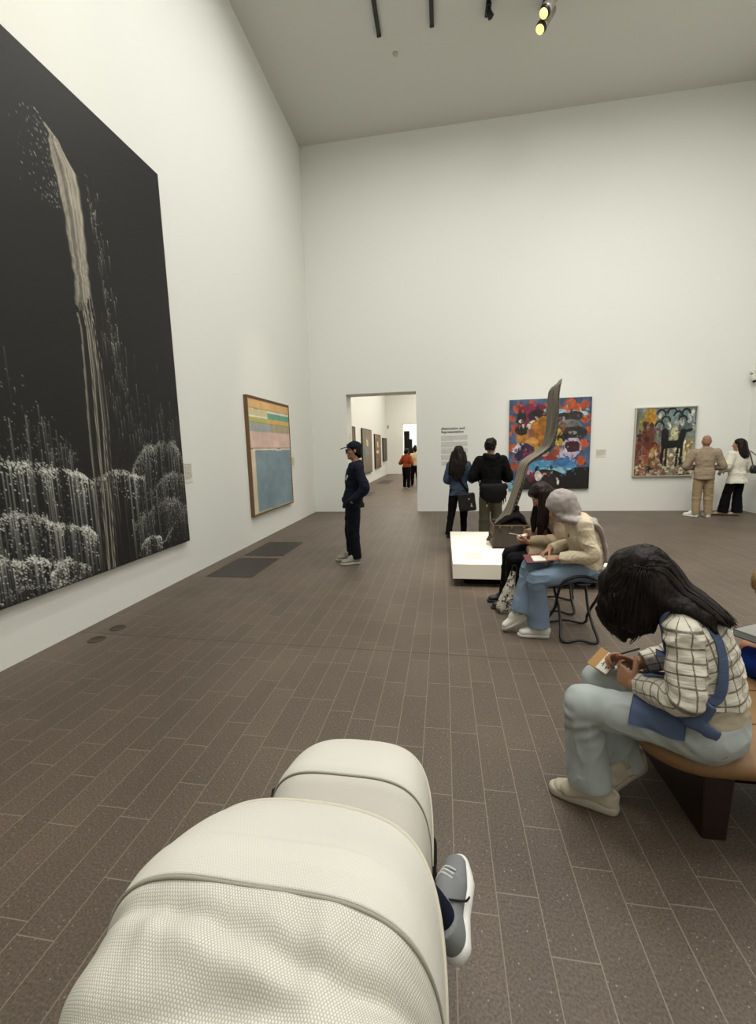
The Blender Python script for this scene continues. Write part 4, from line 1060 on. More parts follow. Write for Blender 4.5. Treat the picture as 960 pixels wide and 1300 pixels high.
# ------------------------------------------------------------------ visitors on their feet
NAVY = mat('navy_jacket_cloth', '#161a26', .8, bump=(300, .2, .001)); DENIM_DK = mat('dark_indigo_denim', '#10131b', .75, bump=(400, .3, .001))
BLACKC = mat('black_cloth', '#0b0a0c', .8, bump=(300, .2, .001)); DENIM_BLUE = mat('blue_denim_shirt', '#3b4858', .8, vary=(12, .15), bump=(400, .3, .001))
HOOD = mat('black_hoodie', '#0d0c0d', .85, bump=(200, .2, .001)); OLIVE = mat('olive_trousers', '#514e3f', .8, bump=(300, .2, .001))
BLAZER = mat('beige_blazer', '#93836f', .8, bump=(500, .3, .001)); KHAKI = mat('khaki_trousers', '#958265', .8, bump=(400, .2, .001))
WHITEJ = mat('off_white_jacket', '#d6d2c2', .8, bump=(300, .25, .001)); RUST = mat('rust_top', '#8d3f22', .8, bump=(300, .2, .001)); CREAM_T = mat('cream_top', '#c9b896', .8)
SNEAK_W = mat('white_sneaker', '#dedcd4', .5, bump=(200, .1, .001)); SNEAK_G = mat('grey_sneaker_upper', '#8f8a80', .6, bump=(300, .2, .001)); SHOE_K = mat('black_shoe', '#17161a', .5); FLAT_B = mat('beige_flat_shoe', '#a58f76', .5)
SOLE_G = mat('grey_sole', '#a8a499', .6); SOLE_K = mat('dark_sole', '#1d1b1a', .6)

# man in a cap, side on
J, sp, s_ = standing(1.70, lean=-.05, feet=((-.10, -.01, .12), (.12, .03, -.02)), arms={'L': ((-.275, -.13, 1.08), (-.235, .045, .90)), 'R': ((.275, -.13, 1.08), (.235, .045, .90))}, pitch=-.03)
J.pop('hL'); J.pop('hR')
o = figure('man in navy jacket and dark cap standing side on, hands in jacket pockets', (-1.255, 5.66, 0), math.radians(109), J, sp, '#a67c60', .0065)
jk, JS = jacket('jacket', J, sp, NAVY, o, .80, .028, (.072, .064, .054), .98, .0065, folds(.007, (10, 10, 15), .003, (25, 25, 30), 2), flare=.03, extra=lambda S: [S.ell((sx*.185, .075, .885), (.035, .07, .06), k=.04) for sx in (-1, 1)])
tr, TS = trousers('trousers', J, sp, DENIM_DK, o, (.098, .08, .068), .98, .075, .0065)
for P_ in ((-.105, .12, 1.24), (-.07, .14, 1.20)):
    mb = MB(); q = JS.snap(A3([P_]), .002)[0]; f = nrm(JS.snap(A3([P_]), .02)[0]-q); mb.tube([q-f*.002, q+f*.006], .018, 12, flat=1.3); mb.build('pin_badge', mat('pale_badge', '#b9b6ab', .5), jk)
mb = MB(); q = JS.snap(A3([(0, .15, z) for z in np.linspace(.82, 1.36, 14)]), .002); mb.tube(q, .004, 6); mb.build('zip', mat('dark_zip', '#0e0f13', .4, metal=.5), jk)
S = Sdf(.006, hair_disp(.004)); skull_cap(S, J, 1, .012, .045, -.04); q = J['head']; S.ell(A3(q)+A3((0, -.075, -.055)), (.07, .045, .05), k=.03); S.build('hair', HAIR_BLACK, o)
CAPM = mat('dark_cap_cloth', '#151a22', .8, bump=(300, .2, .001))
F_, U_ = nrm(J['F']), nrm(J['U']); R_ = np.cross(F_, U_); c_ = A3(J['head']); axh = np.stack([R_, F_, U_])
S = Sdf(.0055); S.ell(c_+F_*-.012+U_*.045, (.092, .112, .088), axh, clip=[(c_+U_*.048, -U_)]); S.ell(c_+F_*-.012+U_*.05, (.094, .114, .02), axh, k=.01)
cp = S.build('cap', CAPM, o)
S = Sdf(.005); S.tube([c_+F_*.08+U_*.052, c_+F_*.13+U_*.046, c_+F_*.185+U_*.03], [(.078, .006), (.074, .006), (.05, .005)], side=R_); S.build('peak', CAPM, cp)
mb = MB(); mb.tube([c_+U_*.133, c_+U_*.14], .008, 10); mb.build('button', CAPM, cp)
q = c_+F_*.094+U_*.085; mb = MB(); mb.tube([q-R_*.02, q+R_*.02], .007, 6); mb.build('emblem', mat('grey_stitching', '#5d6470', .8), cp)
mb = MB()
for sx in (-1, 1):
    a = np.linspace(0, 2*math.pi, 17)[:-1]; e = c_+R_*sx*.034+F_*.108+U_*.008
    mb.tube([e+R_*.027*math.cos(t)+U_*.02*math.sin(t) for t in a], .003, 6, closed=True)
    mb.tube([e+R_*sx*.027+U_*.008, c_+R_*sx*.078+F_*.05+U_*.012, c_+R_*sx*.083-F_*.01+U_*.01], .003, 6, sub=3)
mb.tube([c_-R_*.008+F_*.11+U_*.012, c_+R_*.008+F_*.11+U_*.012], .003, 6); mb.build('glasses', BLACKM, o)
for i, f_ in enumerate('LR'):
    a = J['an'+f_]; y = J['yaw'+f_]
    shoe(o, (a[0]+math.sin(y)*.055, a[1]-math.cos(y)*.055, 0), y, SNEAK_G, SOLE_G, 1.08, laces=SNEAK_W, low=.7)

# woman in a blue denim shirt, from behind
J, sp, s_ = standing(1.60, True, .0, feet=((-.17, -.13, .15), (.07, .10, 0)), arms={'L': ((-.22, .0, 1.02), (-.13, .15, .95)), 'R': ((.225, -.02, 1.03), (.235, .17, 1.06))}, yaw=-.1, pitch=-.1)
o = figure('woman with long wavy dark hair and blue denim shirt seen from behind', (.27, 7.42, 0), math.radians(-8), J, sp, '#a67a60')
sh, SS = jacket('shirt', J, sp, DENIM_BLUE, o, .755, .028, (.066, .062, .05), .85, .007, folds(.008, (9, 9, 13), .003, (22, 22, 26), 8), flare=.025)
trousers('trousers', J, sp, BLACKC, o, (.088, .066, .052), .95, .06)
S = Sdf(.007, hair_disp(.010, (30, 30, 8), 4)); q, R_, F_, U_ = skull_cap(S, J, .97, .016, .03, -.05); c_ = A3(J['head'])
S.tube([c_+A3((0, -.055, .05)), c_+A3((0, -.085, -.05)), c_+A3((0, -.125, -.2)), c_+A3((-.01, -.15, -.33)), c_+A3((-.04, -.145, -.44))], [(.085, .05), (.105, .06), (.125, .06), (.125, .05), (.07, .03)], side=(1, 0, 0), k=.03)
S.tube([c_+A3((-.09, -.03, .0)), c_+A3((-.12, -.06, -.18)), c_+A3((-.15, -.07, -.36))], [.04, .05, .03], k=.03)
S.tube([c_+A3((.09, -.03, .0)), c_+A3((.11, -.06, -.16)), c_+A3((.13, -.06, -.28))], [.04, .045, .025], k=.03)
S.build('hair', HAIR_BROWN, o)
for f_ in 'LR':
    a = J['an'+f_]; y = J['yaw'+f_]; shoe(o, (a[0]+math.sin(y)*.055, a[1]-math.cos(y)*.055, 0.005 if f_ == 'R' else .012), y, SHOE_K, SOLE_K, .95, pitch=-.0 if f_ == 'R' else -.05, low=.6)
# her bag
def world_pt(o, p): return Matrix.Translation(o.location) @ Matrix.Rotation(o.rotation_euler[2], 4, 'Z') @ Vector(p)
bg = empty('tote_bag', world_pt(o, (.2, -.05, .50)), math.radians(-30)); tag(bg, 'flat black tote bag hanging at the hip of the woman in denim', 'bag')
S = Sdf(.007, folds(.004, (10, 10, 10), .002, (25, 25, 25), 3)); S.box((0, -.13, .15), (.155, .045, .155), np.stack([nrm((1, 0, .14)), A3((0, 1, 0)), nrm((-.14, 0, 1))]), .03); S.build('bag_body', mat('black_bag_cloth', '#171312', .6, bump=(200, .2, .001)), bg)
for lo, hi in (((.055, -.181, .20), (.075, -.174, .225)), ((.10, -.181, .10), (.125, -.174, .115)), ((.105, -.181, .12), (.12, -.174, .14)), ((.10, -.181, .085), (.135, -.174, .098))): box_obj('white_patch', lo, hi, mat('white_print', '#c8c4b8', .7), bg)
mb = MB(); ribbon(mb, SS, [(.2, -.08, .80), (.1, -.15, .95), (-.02, -.16, 1.10), (-.10, -.13, 1.24), (-.13, -.03, 1.33), (-.10, .09, 1.25), (.05, .15, 1.05), (.18, .08, .85)], .035, .004, .008)
st = mb.build('strap', BLACKC, o, smooth=False); st.name = 'bag_strap'
st.parent = bg; st.matrix_parent_inverse = (Matrix.Translation(bg.location) @ Matrix.Rotation(bg.rotation_euler[2], 4, 'Z')).inverted() @ Matrix.Translation(o.location) @ Matrix.Rotation(o.rotation_euler[2], 4, 'Z')

# man in a black hoodie, from behind
J, sp, s_ = standing(1.71, False, .02, feet=((-.11, 0, .1), (.11, .02, -.1)), arms={'L': ((-.30, .0, 1.10), (-.12, .22, 1.08)), 'R': ((.29, .02, 1.08), (.13, .24, 1.10))}, yaw=-.5, pitch=-.02)
o = figure('man in black hoodie and olive trousers seen from behind beyond the plinth', (.77, 6.98, 0), math.radians(2), J, sp, '#a67a60')
def hood(S):
    n = A3(J['neck'])
    S.tube([n+A3((-.10, .0, .06)), n+A3((-.085, -.09, .04)), n+A3((0, -.125, .0)), n+A3((.085, -.09, .04)), n+A3((.10, .0, .06))], [.03, .04, .045, .04, .03], k=.02)
    S.ell(n+A3((0, -.10, -.06)), (.10, .045, .085), k=.03)
hd_, HS = jacket('hoodie', J, sp, HOOD, o, .82, .035, (.082, .075, .06), .95, .007, folds(.008, (9, 9, 12), .003, (22, 22, 22), 12), extra=hood, flare=.01)
trousers('trousers', J, sp, OLIVE, o, (.098, .085, .082), .98, .05)
S = Sdf(.007, lambda P: .012*vnoise(P, 34, 6)+.006*vnoise(P, 60, 7)); q, R_, F_, U_ = skull_cap(S, J, 1, .018, .05, .0); S.ell(q(0, .02, .09), (.075, .08, .04), k=.03); S.build('hair', HAIR_BLACK, o)
for f_ in 'LR':
    a = J['an'+f_]; y = J['yaw'+f_]; shoe(o, (a[0]+math.sin(y)*.055, a[1]-math.cos(y)*.055, 0), y, SHOE_K, SOLE_K, 1.08, low=.7)
bg = empty('messenger_bag', world_pt(o, (0, 0, .72)), math.radians(2)); tag(bg, 'dark messenger bag worn low across the back of the man in the hoodie', 'bag')
S = Sdf(.007, folds(.003, (14, 14, 14), 0, (1, 1, 1), 5)); S.tube([(-.15, -.185, .16), (-.03, -.205, .12), (.08, -.205, .12), (.17, -.17, .17)], [(.10, .05), (.145, .06), (.15, .06), (.10, .045)], side=(0, 0, 1), k=.02); S.build('bag_body', mat('black_nylon', '#0e0d0f', .7, bump=(200, .2, .001)), bg)
S = Sdf(.007); S.tube([(-.17, -.20, .235), (-.03, -.235, .215), (.08, -.238, .215), (.20, -.195, .24)], [(.05, .035), (.075, .038), (.075, .038), (.055, .035)], side=(0, 0, 1), k=.02); S.build('flap', mat('charcoal_nylon', '#1b191c', .7, bump=(200, .2, .001)), bg)
for x, z0 in ((-.09, -.02), (.17, .02), (.2, .05)): box_obj('webbing_end', (x-.008, -.21, z0-.06), (x+.008, -.20, z0+.09), BLACKC, bg)
for lo, hi in (((.16, -.214, -.05), (.18, -.205, -.015)), ((-.098, -.214, -.09), (-.082, -.205, -.05))): box_obj('buckle', lo, hi, mat('pale_buckle', '#9b988d', .4), bg)
mb = MB(); ribbon(mb, HS, [(-.18, -.10, .93), (-.21, .0, 1.0), (-.14, .13, 1.08), (0, .17, 1.18), (.12, .12, 1.31), (.16, .0, 1.40), (.12, -.11, 1.30), (.16, -.14, 1.10), (.2, -.12, .95)], .035, .004, .006)
st = mb.build('shoulder_strap', BLACKC, bg, smooth=False); st.location = (0, 0, -.72)

# man in a beige blazer
J, sp, s_ = standing(1.69, False, .0, feet=((-.10, .0, .9), (.115, .02, .12)), arms={'L': ((-.315, .02, 1.06), (-.10, .22, 1.02)), 'R': ((.30, .02, 1.06), (.12, .22, 1.00))}, yaw=.06, pitch=-.05, wide=1.0)
o = figure('bald man in beige blazer and khaki trousers with folded arms, seen from behind', (5.34, 9.52, 0), math.radians(-18), J, sp, '#a37a60')
def lap(S):
    n = A3(J['neck']); S.tube([n+A3((-.07, .0, .06)), n+A3((-.05, -.055, .055)), n+A3((.05, -.055, .055)), n+A3((.07, 0, .06))], [.018, .02, .02, .018], k=.012)
bz, BS = jacket('blazer', J, sp, BLAZER, o, .80, .03, (.076, .068, .056), .95, .007, folds(.006, (8, 8, 14), .003, (22, 22, 26), 21), extra=lap, flare=.012)
mb = MB(); q = BS.snap(A3([(0, -.16, z) for z in np.linspace(.81, 1.0, 8)]), .0); mb.tube(q, .003, 6); mb.build('vent_seam', mat('blazer_seam', '#6d5f4f', .8), bz)
trousers('trousers', J, sp, KHAKI, o, (.086, .080, .068), .98, .06, infl=.0)
for f_, y in (('L', 1.0), ('R', .15)):
    a = J['an'+f_]; shoe(o, (a[0]+math.sin(y)*.06, a[1]-math.cos(y)*.06, 0), y, SNEAK_W, SOLE_W, 1.08, low=.6)
S = Sdf(.006); skull_cap(S, J, 1, .0015, -.045, -.035); S.build('stubble', mat('shaved_hair', '#8a6650', .6), o)

# woman in an off-white jacket
J, sp, s_ = standing(1.60, True, .0, feet=((-.17, .09, .7), (.06, .0, .9)), arms={'L': ((-.245, -.02, 1.05), (-.17, .20, .93)), 'R': ((.24, -.02, 1.03), (.20, .12, .85))}, yaw=.45, pitch=-.05)
o = figure('woman in off-white jacket and black flared trousers at the far right wall', (6.05, 9.68, 0), math.radians(12), J, sp, '#a67a60')
jacket('jacket', J, sp, WHITEJ, o, .70, .03, (.08, .074, .05), .9, .007, folds(.009, (10, 10, 14), .004, (24, 24, 28), 31), flare=.055)
trousers('trousers', J, sp, BLACKC, o, (.078, .075, .10), .93, .07)
S = Sdf(.007, hair_disp(.006, (45, 45, 6), 14)); q, R_, F_, U_ = skull_cap(S, J, .97, .016, .03, -.05); c_ = A3(J['head'])
S.tube([c_+A3((.02, -.05, .04)), c_+A3((.02, -.08, -.06)), c_+A3((.03, -.10, -.18)), c_+A3((.05, -.11, -.26))], [(.085, .05), (.105, .055), (.115, .055), (.09, .035)], side=(1, 0, 0), k=.03); S.build('hair', HAIR_BROWN, o)
for f_ in 'LR':
    a = J['an'+f_]; y = J['yaw'+f_]+.3; shoe(o, (a[0]+math.sin(y)*.055, a[1]-math.cos(y)*.055, .0), y, FLAT_B, SOLE_K, .94, low=.3, thick=.014)
bg = empty('shoulder_bag', (6.37, 9.62, .90)); tag(bg, 'small black shoulder bag under the arm of the woman in off-white', 'bag')
S = Sdf(.007); S.tube([(-.11, -.03, .08), (0, -.04, .075), (.11, -.03, .09)], [(.085, .045), (.09, .05), (.075, .045)], side=(0, 0, 1)); S.build('bag_body', mat('black_leather', '#121112', .4), bg)
mb = MB(); mb.tube([(-.10, -.03, .15), (-.13, .0, .33), (-.17, .0, .455), (-.06, .0, .38), (.07, -.02, .24), (.10, -.03, .15)], .008, 8, sub=5); mb.build('strap', mat('black_leather', '#121112', .4), bg)

# two visitors at the end of the gallery beyond
J, sp, s_ = standing(1.56, True, .05, feet=((-.14, .08, 0), (.14, -.08, 0)), arms={'L': ((-.27, .0, 1.0), (-.15, .2, 1.08)), 'R': ((.27, .0, 1.0), (.15, .22, 1.10))}, yaw=-.3, pitch=-.3)
o = figure('person in rust red top and black trousers in the gallery beyond the doorway', (-1.47, 16.6, 0), math.radians(-25), J, sp, '#8a6048', .01)
jacket('top', J, sp, RUST, o, .84, .03, (.075, .068, .055), .9, .01); trousers('trousers', J, sp, BLACKC, o, (.1, .078, .062), .95, .06, .01)
S = Sdf(.01, hair_disp(.01, (26, 26, 10), 7)); skull_cap(S, J, 1, .02, .03, -.05); S.build('hair', HAIR_BLACK, o)
for f_ in 'LR': a = J['an'+f_]; shoe(o, (a[0], a[1]-.055, 0), 0, SHOE_K, SOLE_W, .98, low=.6, vox=.01)
J, sp, s_ = standing(1.64, True, .0, feet=((-.12, .05, 0), (.12, -.05, 0)), yaw=.3, pitch=-.1)
o = figure('person in cream top with piled-up dark hair, partly behind the doorway edge', (-1.18, 17.6, 0), math.radians(20), J, sp, '#8a6048', .01)
jacket('top', J, sp, CREAM_T, o, .86, .025, (.07, .062, .052), .9, .01); trousers('trousers', J, sp, BLACKC, o, (.1, .078, .062), .95, .06, .01)
S = Sdf(.01, hair_disp(.01, (26, 26, 10), 17)); q, R_, F_, U_ = skull_cap(S, J, 1, .02, .03, -.05); S.ell(q(0, -.05, .14), (.055, .055, .05), k=.02); S.build('hair', HAIR_BLACK, o)
for f_ in 'LR': a = J['an'+f_]; shoe(o, (a[0], a[1]-.055, 0), 0, SHOE_K, SOLE_K, .98, low=.6, vox=.01)
# the dark stepped sculpture in the end room
ds = empty('dark_sculpture', (-2.5, 28.6, 0)); tag(ds, 'tall dark stepped sculpture seen through the two doorways', 'sculpture')
bm = bmesh.new(); rng = random.Random(2)
for x0, x1, h in ((-.12, .22, 2.75), (.22, .4, 2.2), (.40, .62, 1.55), (.62, .9, .95)):
    add_box(bm, (x0, -.25, 0), (x1, .25, h), .02)
    for k in range(8): z = h*(k+.5)/8; add_box(bm, (x0-.01, -.27-rng.random()*.03, z-.05), (x1+.01, -.24, z+.05*rng.random()), .01)
bm_obj('stepped_stack', bm, mat('blackened_wood', '#191715', .7, vary=(6, .4)), ds)
bm = bmesh.new(); add_box(bm, (-.16, -.3, 0), (.94, .3, .04), .01); bm_obj('base', bm, BLACKM, ds)

# ------------------------------------------------------------------ folding stools
STOOL = mat('black_stool_tube', '#0c0c0d', .4); SLING = mat('black_sling_cloth', '#17171a', .8)
def stool(label, loc, rz, sx=1.0):
    r = empty('folding_stool', loc, rz); tag(r, label, 'stool', 'black folding stools')
    x0, x1 = -.155*sx, .155*sx
    def frame(s, w0, w1):
        # top bar at y=-s*.19, bottom bar at y=+s*.2 ; goes through the pivot at mid height
        mb = MB(); xa, xb = x0+w0, x1-w1
        P = [(xa, -s*.10, .36), (xa+.004, -s*.17, .47), (xa+.05, -s*.195, .535), (0, -s*.20, .565), (xb-.05, -s*.195, .535), (xb-.004, -s*.17, .47), (xb, -s*.10, .36), (xb-.012, 0, .235), (xb-.004, s*.11, .12), (xb+.012, s*.185, .035), (xb-.03, s*.20, .014), (0, s*.20, .034), (xa+.03, s*.20, .014), (xa-.012, s*.185, .035), (xa+.004, s*.11, .12), (xa+.012, 0, .235)]
        mb.tube(P, .0115, 10, closed=True, sub=6); return mb
    frame(1, 0, 0).build('tube_frame', STOOL, r); frame(-1, .026, .026).build('tube_frame', STOOL, r)
    mb = MB()
    for x in (x0+.024, x1-.024): mb.tube([(x-.02, 0, .235), (x+.02, 0, .235)], .010, 10)
    mb.build('pivot_bolt', mat('steel_bolt', '#77746e', .35, metal=.8), r)
    V = []; F = []
    n = 14
    for i in range(n+1):
        t = i/n; y = -.185+.37*t; z = .505-.028*math.sin(math.pi*t)
        for x in (x0+.03, x1-.03):
            V += [(x, y, z), (x, y, z-.006)]
    for i in range(n):
        a = 4*i; b = a+4
        F += [(a, a+2, b+2, b), (a+1, b+1, b+3, a+3), (a, b, b+1, a+1), (a+2, a+3, b+3, b+2)]
    me = bpy.data.meshes.new('sling_seat'); me.from_pydata(V, [], F); me.update(); link_mesh('sling_seat', me, SLING, r)
    return r
stool('black folding stool under the woman in a grey headscarf', (1.075, 3.555, 0), 0)
stool('black folding stool under the woman in a beige coat', (1.10, 4.16, 0), math.radians(-10))

def sit(pel, knees, ankles, toes, head, F, U, sh, el, wr, hands, neck, hip=.09):
    J = dict(side=(1, 0, 0), neck=neck, head=head, F=F, U=U)
    for i, s_ in enumerate('LR'):
        J['hi'+s_] = A3(pel)+A3((-hip if i == 0 else hip, .02, 0)); J['kn'+s_] = knees[i]; J['an'+s_] = ankles[i]; J['to'+s_] = toes[i]
        J['sh'+s_] = sh[i]; J['el'+s_] = el[i]; J['wr'+s_] = wr[i]
        if hands[i]: J['h'+s_] = hands[i]
    return J
JEANS = mat('mid_blue_jeans', '#76879a', .8, vary=(9, .14), bump=(500, .35, .001)); KNIT = None
def knit_mat(name, color):
    m = mat(name, color, .85, sheen=0); N = m.node_tree.nodes; L = m.node_tree.links; b = N['Principled BSDF']
    tc = N.new('ShaderNodeTexCoord'); w_ = N.new('ShaderNodeTexWave'); w_.wave_type = 'BANDS'; w_.bands_direction = 'X'; w_.inputs['Scale'].default_value = 16; w_.inputs['Distortion'].default_value = 3; w_.inputs['Detail'].default_value = 2; w_.inputs['Detail Scale'].default_value = 3
    L.new(tc.outputs['Object'], w_.inputs['Vector']); bp = N.new('ShaderNodeBump'); bp.inputs['Strength'].default_value = .5; bp.inputs['Distance'].default_value = .008
    L.new(w_.outputs['Fac'], bp.inputs['Height']); L.new(bp.outputs['Normal'], b.inputs['Normal']); return m
KNIT = knit_mat('cream_cable_knit', '#d2c4aa'); SCARF = mat('grey_scarf_cloth', '#a59c98', .8, bump=(500, .3, .001), sheen=0)
PAPER = mat('paper', '#dcd8cc', .8); COVER_RED = mat('maroon_print', '#6b3034', .6, vary=(60, .5)); KRAFT = mat('kraft_cover', '#b08a58', .7); PENCIL = mat('dark_pencil', '#2a1d18', .5)

# woman in a headscarf, on the nearer stool
O_ = (1.08, 3.55, 0)
J = sit((0, -.05, .585), ((-.10, .33, .50), (.04, .345, .575)), ((-.085, .30, .10), (-.02, .43, .19)), ((-.09, .42, .03), (-.02, .53, .04)), (0, .125, 1.095), (-.05, .74, -.67), (0, .67, .74),
        ((-.155, -.01, .955), (.155, -.01, .955)), ((-.215, -.055, .735), (.215, -.03, .745)), ((-.125, .165, .69), (.045, .20, .72)),
        (dict(D=(.45, .85, -.12), N=(.35, -.1, -.9), T=(.5, .2, .5), sz=.92, curl=(.45, .5, .55, .6)), dict(D=(-.45, .75, -.35), N=(-.4, -.1, -.8), T=(-.7, .2, .5), sz=.92, curl=(.7, .8, .9, 1.0))), (0, .035, .99))
sp = [((0, -.055, .575), .17, .12), ((0, -.085, .66), .15, .115), ((0, -.075, .76), .138, .108), ((0, -.045, .86), .15, .118), ((0, -.01, .95), .135, .088), ((0, .03, 1.0), .075, .058)]
sp = [(A3(p), a, b) for p, a, b in sp]
o = figure('woman in grey headscarf and cream knitted sweater drawing on a folding stool', O_, math.radians(90), J, sp, '#b08468', .0055, arm=(.04, .034, .026))
def jumper(name, mtl, J, sp, parent, top, bottom, infl=.012, slv=(.062, .056, .045), to=.95, vox=.0055, disp=None, extra=None, uv=None, clipn=(0, 0.2, 1), bclip=None, sk=.03):
    S = Sdf(vox, disp or folds(.006, (10, 10, 18), .003, (26, 26, 30), 40))
    S.tube([q[0] for q in sp], [(q[1]+infl, q[2]+infl) for q in sp], side=(1, 0, 0), sub=3, k=.02, clip=[(A3(J['neck'])+A3(top), clipn)]+(bclip or [((0, 0, bottom), (0, 0, -1))]))
    for s_ in 'LR': sleeve(S, J, s_, slv, to, sk)
    if extra: extra(S)
    return S.build(name, mtl, parent, uv=(lambda V: uv(V, S)) if uv else None), S
jm, JSW = jumper('sweater', KNIT, J, sp, o, (0, .01, .025), .60)
q = JSW.snap(A3([(-.07, .14, .86)]), .0)[0]; mb = MB(); mb.box(q-A3((.006, .004, .012)), q+A3((.006, .004, .012))); mb.build('chest_emblem', mat('navy_thread', '#2a2a38', .8), jm, smooth=False)
def jeans(name, J, sp, m, parent, top, r=(.095, .078, .08), hem=(0, 0), flare=.012, vox=.006, disp=None, ext=None, infl=.012):
    S = Sdf(vox, disp or folds(.006, (12, 12, 12), .003, (30, 30, 30), 50))
    pts = [q for q in sp if q[0][2] < top+.1][:3]
    S.tube([q[0] for q in pts], [(q[1]+infl, q[2]+infl) for q in pts], side=(1, 0, 0), sub=2, k=.03, clip=[((0, 0, top), (0, 0, 1))])
    for i, s_ in enumerate('LR'):
        h, k, a = A3(J['hi'+s_]), A3(J['kn'+s_]), A3(J['an'+s_]); d = nrm(a-k); e = a+d*hem[i]
        S.tube([h, h+(k-h)*.5, k-(k-h)*.10, k+(e-k)*.10], [r[0], r[0]*.55+r[1]*.45, r[1], r[1]*.94], sub=3, k=.02)
        S.tube([k, k+(e-k)*.25, k+(e-k)*.6, e+d*.04], [r[1]*.97, r[1]*.95, (r[1]+r[2])/2, r[2]+flare], sub=3, k=.02, clip=[(e, d)])
    if ext: ext(S, J)
    return S.build(name, m, parent), S
def blue_fold(P):
    wv = A3(P)+.02*np.stack([vnoise(P, 8, 65), vnoise(P, 8, 66), vnoise(P, 8, 67)], 1); k = np.clip((P[:, 2]-.42)/.08, 0, 1)
    lo = np.clip(1-np.abs(vnoise(wv, (17, 17, 5), 62))*2.4, 0, 1)**2; hi = np.clip(1-np.abs(vnoise(wv, (15, 7, 15), 63))*2.4, 0, 1)**2
    return .005*vnoise(P, (12, 12, 12), 64)-.011*lo*(1-k)*np.clip((P[:, 2]-.16)/.06, 0, 1)-.009*hi*k
jeans('jeans', J, sp, JEANS, o, .62, (.088, .074, .08), (.0, .0), .012, .0055, blue_fold)
S = Sdf(.0055, lambda P: .004*vnoise(P, (14, 40, 40), 61)+.003*vnoise(P, (30, 30, 30), 62)); c_ = A3(J['head']); F_ = nrm(J['F']); U_ = nrm(J['U']); R_ = np.cross(F_, U_); ax_ = np.stack([R_, F_, U_])
S.ell(c_-F_*.012+U_*.028, (.094, .118, .106), ax_, k=.03, clip=[(c_+F_*.082, F_*.9-U_*.1)])
S.tube([c_+U_*.02-F_*.03, c_-U_*.06-F_*.025, A3((0, .06, 1.0)), A3((0, .035, .965))], [(.092, .10), (.085, .09), (.09, .085), (.115, .085)], side=R_, k=.04, clip=[(c_+F_*.055-U_*.02, F_)])
S.tube([(-.075, .11, 1.00), (-.11, .04, .99), (-.13, -.04, .985), (-.09, -.11, .95), (-.05, -.165, .86), (-.06, -.19, .76), (-.075, -.19, .66)], [(.05, .03), (.055, .03), (.06, .028), (.075, .026), (.08, .022), (.082, .02), (.085, .014)], side=(1, 0, 0), k=.025, clip=[((0, 0, .672), (0, .1, -1))])
S.tube([(.07, .11, 1.0), (.10, .03, .985), (.05, -.07, .975), (-.05, -.10, .97)], [.04, .05, .045, .04], k=.03)
S.tube([(-.06, .155, 1.03), (-.02, .125, .995), (.04, .14, .985), (.08, .11, 1.02)], [.022, .03, .03, .022], k=.02)
S.build('headscarf', SCARF, o)
shoe(o, (-.085, .205, 0), math.radians(2), SNEAK_W, SOLE_W, .97, laces=SNEAK_W, low=.6, vox=.005)
shoe(o, (-.02, .345, .145), 0, SNEAK_W, SOLE_W, .97, pitch=math.radians(-30), laces=SNEAK_W, low=.6, vox=.005)
def to_world(loc, deg, p): return Matrix.Translation(loc) @ Matrix.Rotation(math.radians(deg), 4, 'Z') @ Vector(p)
pad = empty('sketch_pad', to_world(O_, 90, (-.02, .30, .665)), math.radians(90)); tag(pad, 'sketch pad with maroon cover on the lap of the woman in a headscarf', 'sketch pad')
bm = bmesh.new(); add_box(bm, (-.10, -.10, -.008), (.09, .11, 0), .003); bm_obj('cover', bm, COVER_RED, pad)
bm = bmesh.new(); add_box(bm, (-.085, -.095, 0), (.03, .055, .007), .001); bm_obj('page', bm, PAPER, pad)
mb = MB(); mb.tube([(-.10, .112-.02*i, -.004) for i in range(11)], .004, 6); mb.build('binding', BLACKM, pad)
pad.rotation_euler = (math.radians(-4), math.radians(-6), math.radians(90))

# woman in a beige coat, on the farther stool
O2 = (1.10, 4.15, 0)
COAT = mat('oatmeal_coat', '#9b8770', .85, bump=(350, .3, .001), sheen=0); COAT_L = mat('pale_coat_lining', '#b9a893', .85); BLACK_TR = mat('black_trousers', '#0d0d0f', .8, bump=(300, .2, .001))
yo = .10
J = sit((0, -.03, .565), ((-.10, .43, .50), (.10, .44, .51)), ((-.09, .44, .10), (.09, .46, .10)), ((-.09, .56, .03), (.09, .58, .03)), (0, .165, 1.115), (0, .78, -.62), (0, .62, .78),
        ((-.165, .015, .96), (.165, .015, .96)), ((-.225, .04, .72), (.225, .06, .72)), ((-.10, .285, .675), (.09, .29, .70)),
        (dict(D=(.4, .9, .0), N=(.55, -.2, .7), T=(.5, .3, .6), sz=.92, curl=(.5, .6, .7, .7)), dict(D=(-.5, .8, -.1), N=(-.3, -.2, -.9), T=(-.8, -.3, .4), sz=.92, curl=(.7, .8, .9, 1.0))), (0, .07, 1.0))
sp = [((0, -.03, .56), .17, .12), ((0, -.055, .66), .15, .115), ((0, -.045, .77), .140, .108), ((0, -.01, .87), .152, .115), ((0, .03, .955), .14, .088), ((0, .065, 1.005), .075, .058)]
sp = [(A3(p), a, b) for p, a, b in sp]
o2 = figure('woman with long brown hair and beige coat seated behind the woman in a headscarf', O2, math.radians(90), J, sp, '#b98a6c', .006, arm=(.04, .034, .026))
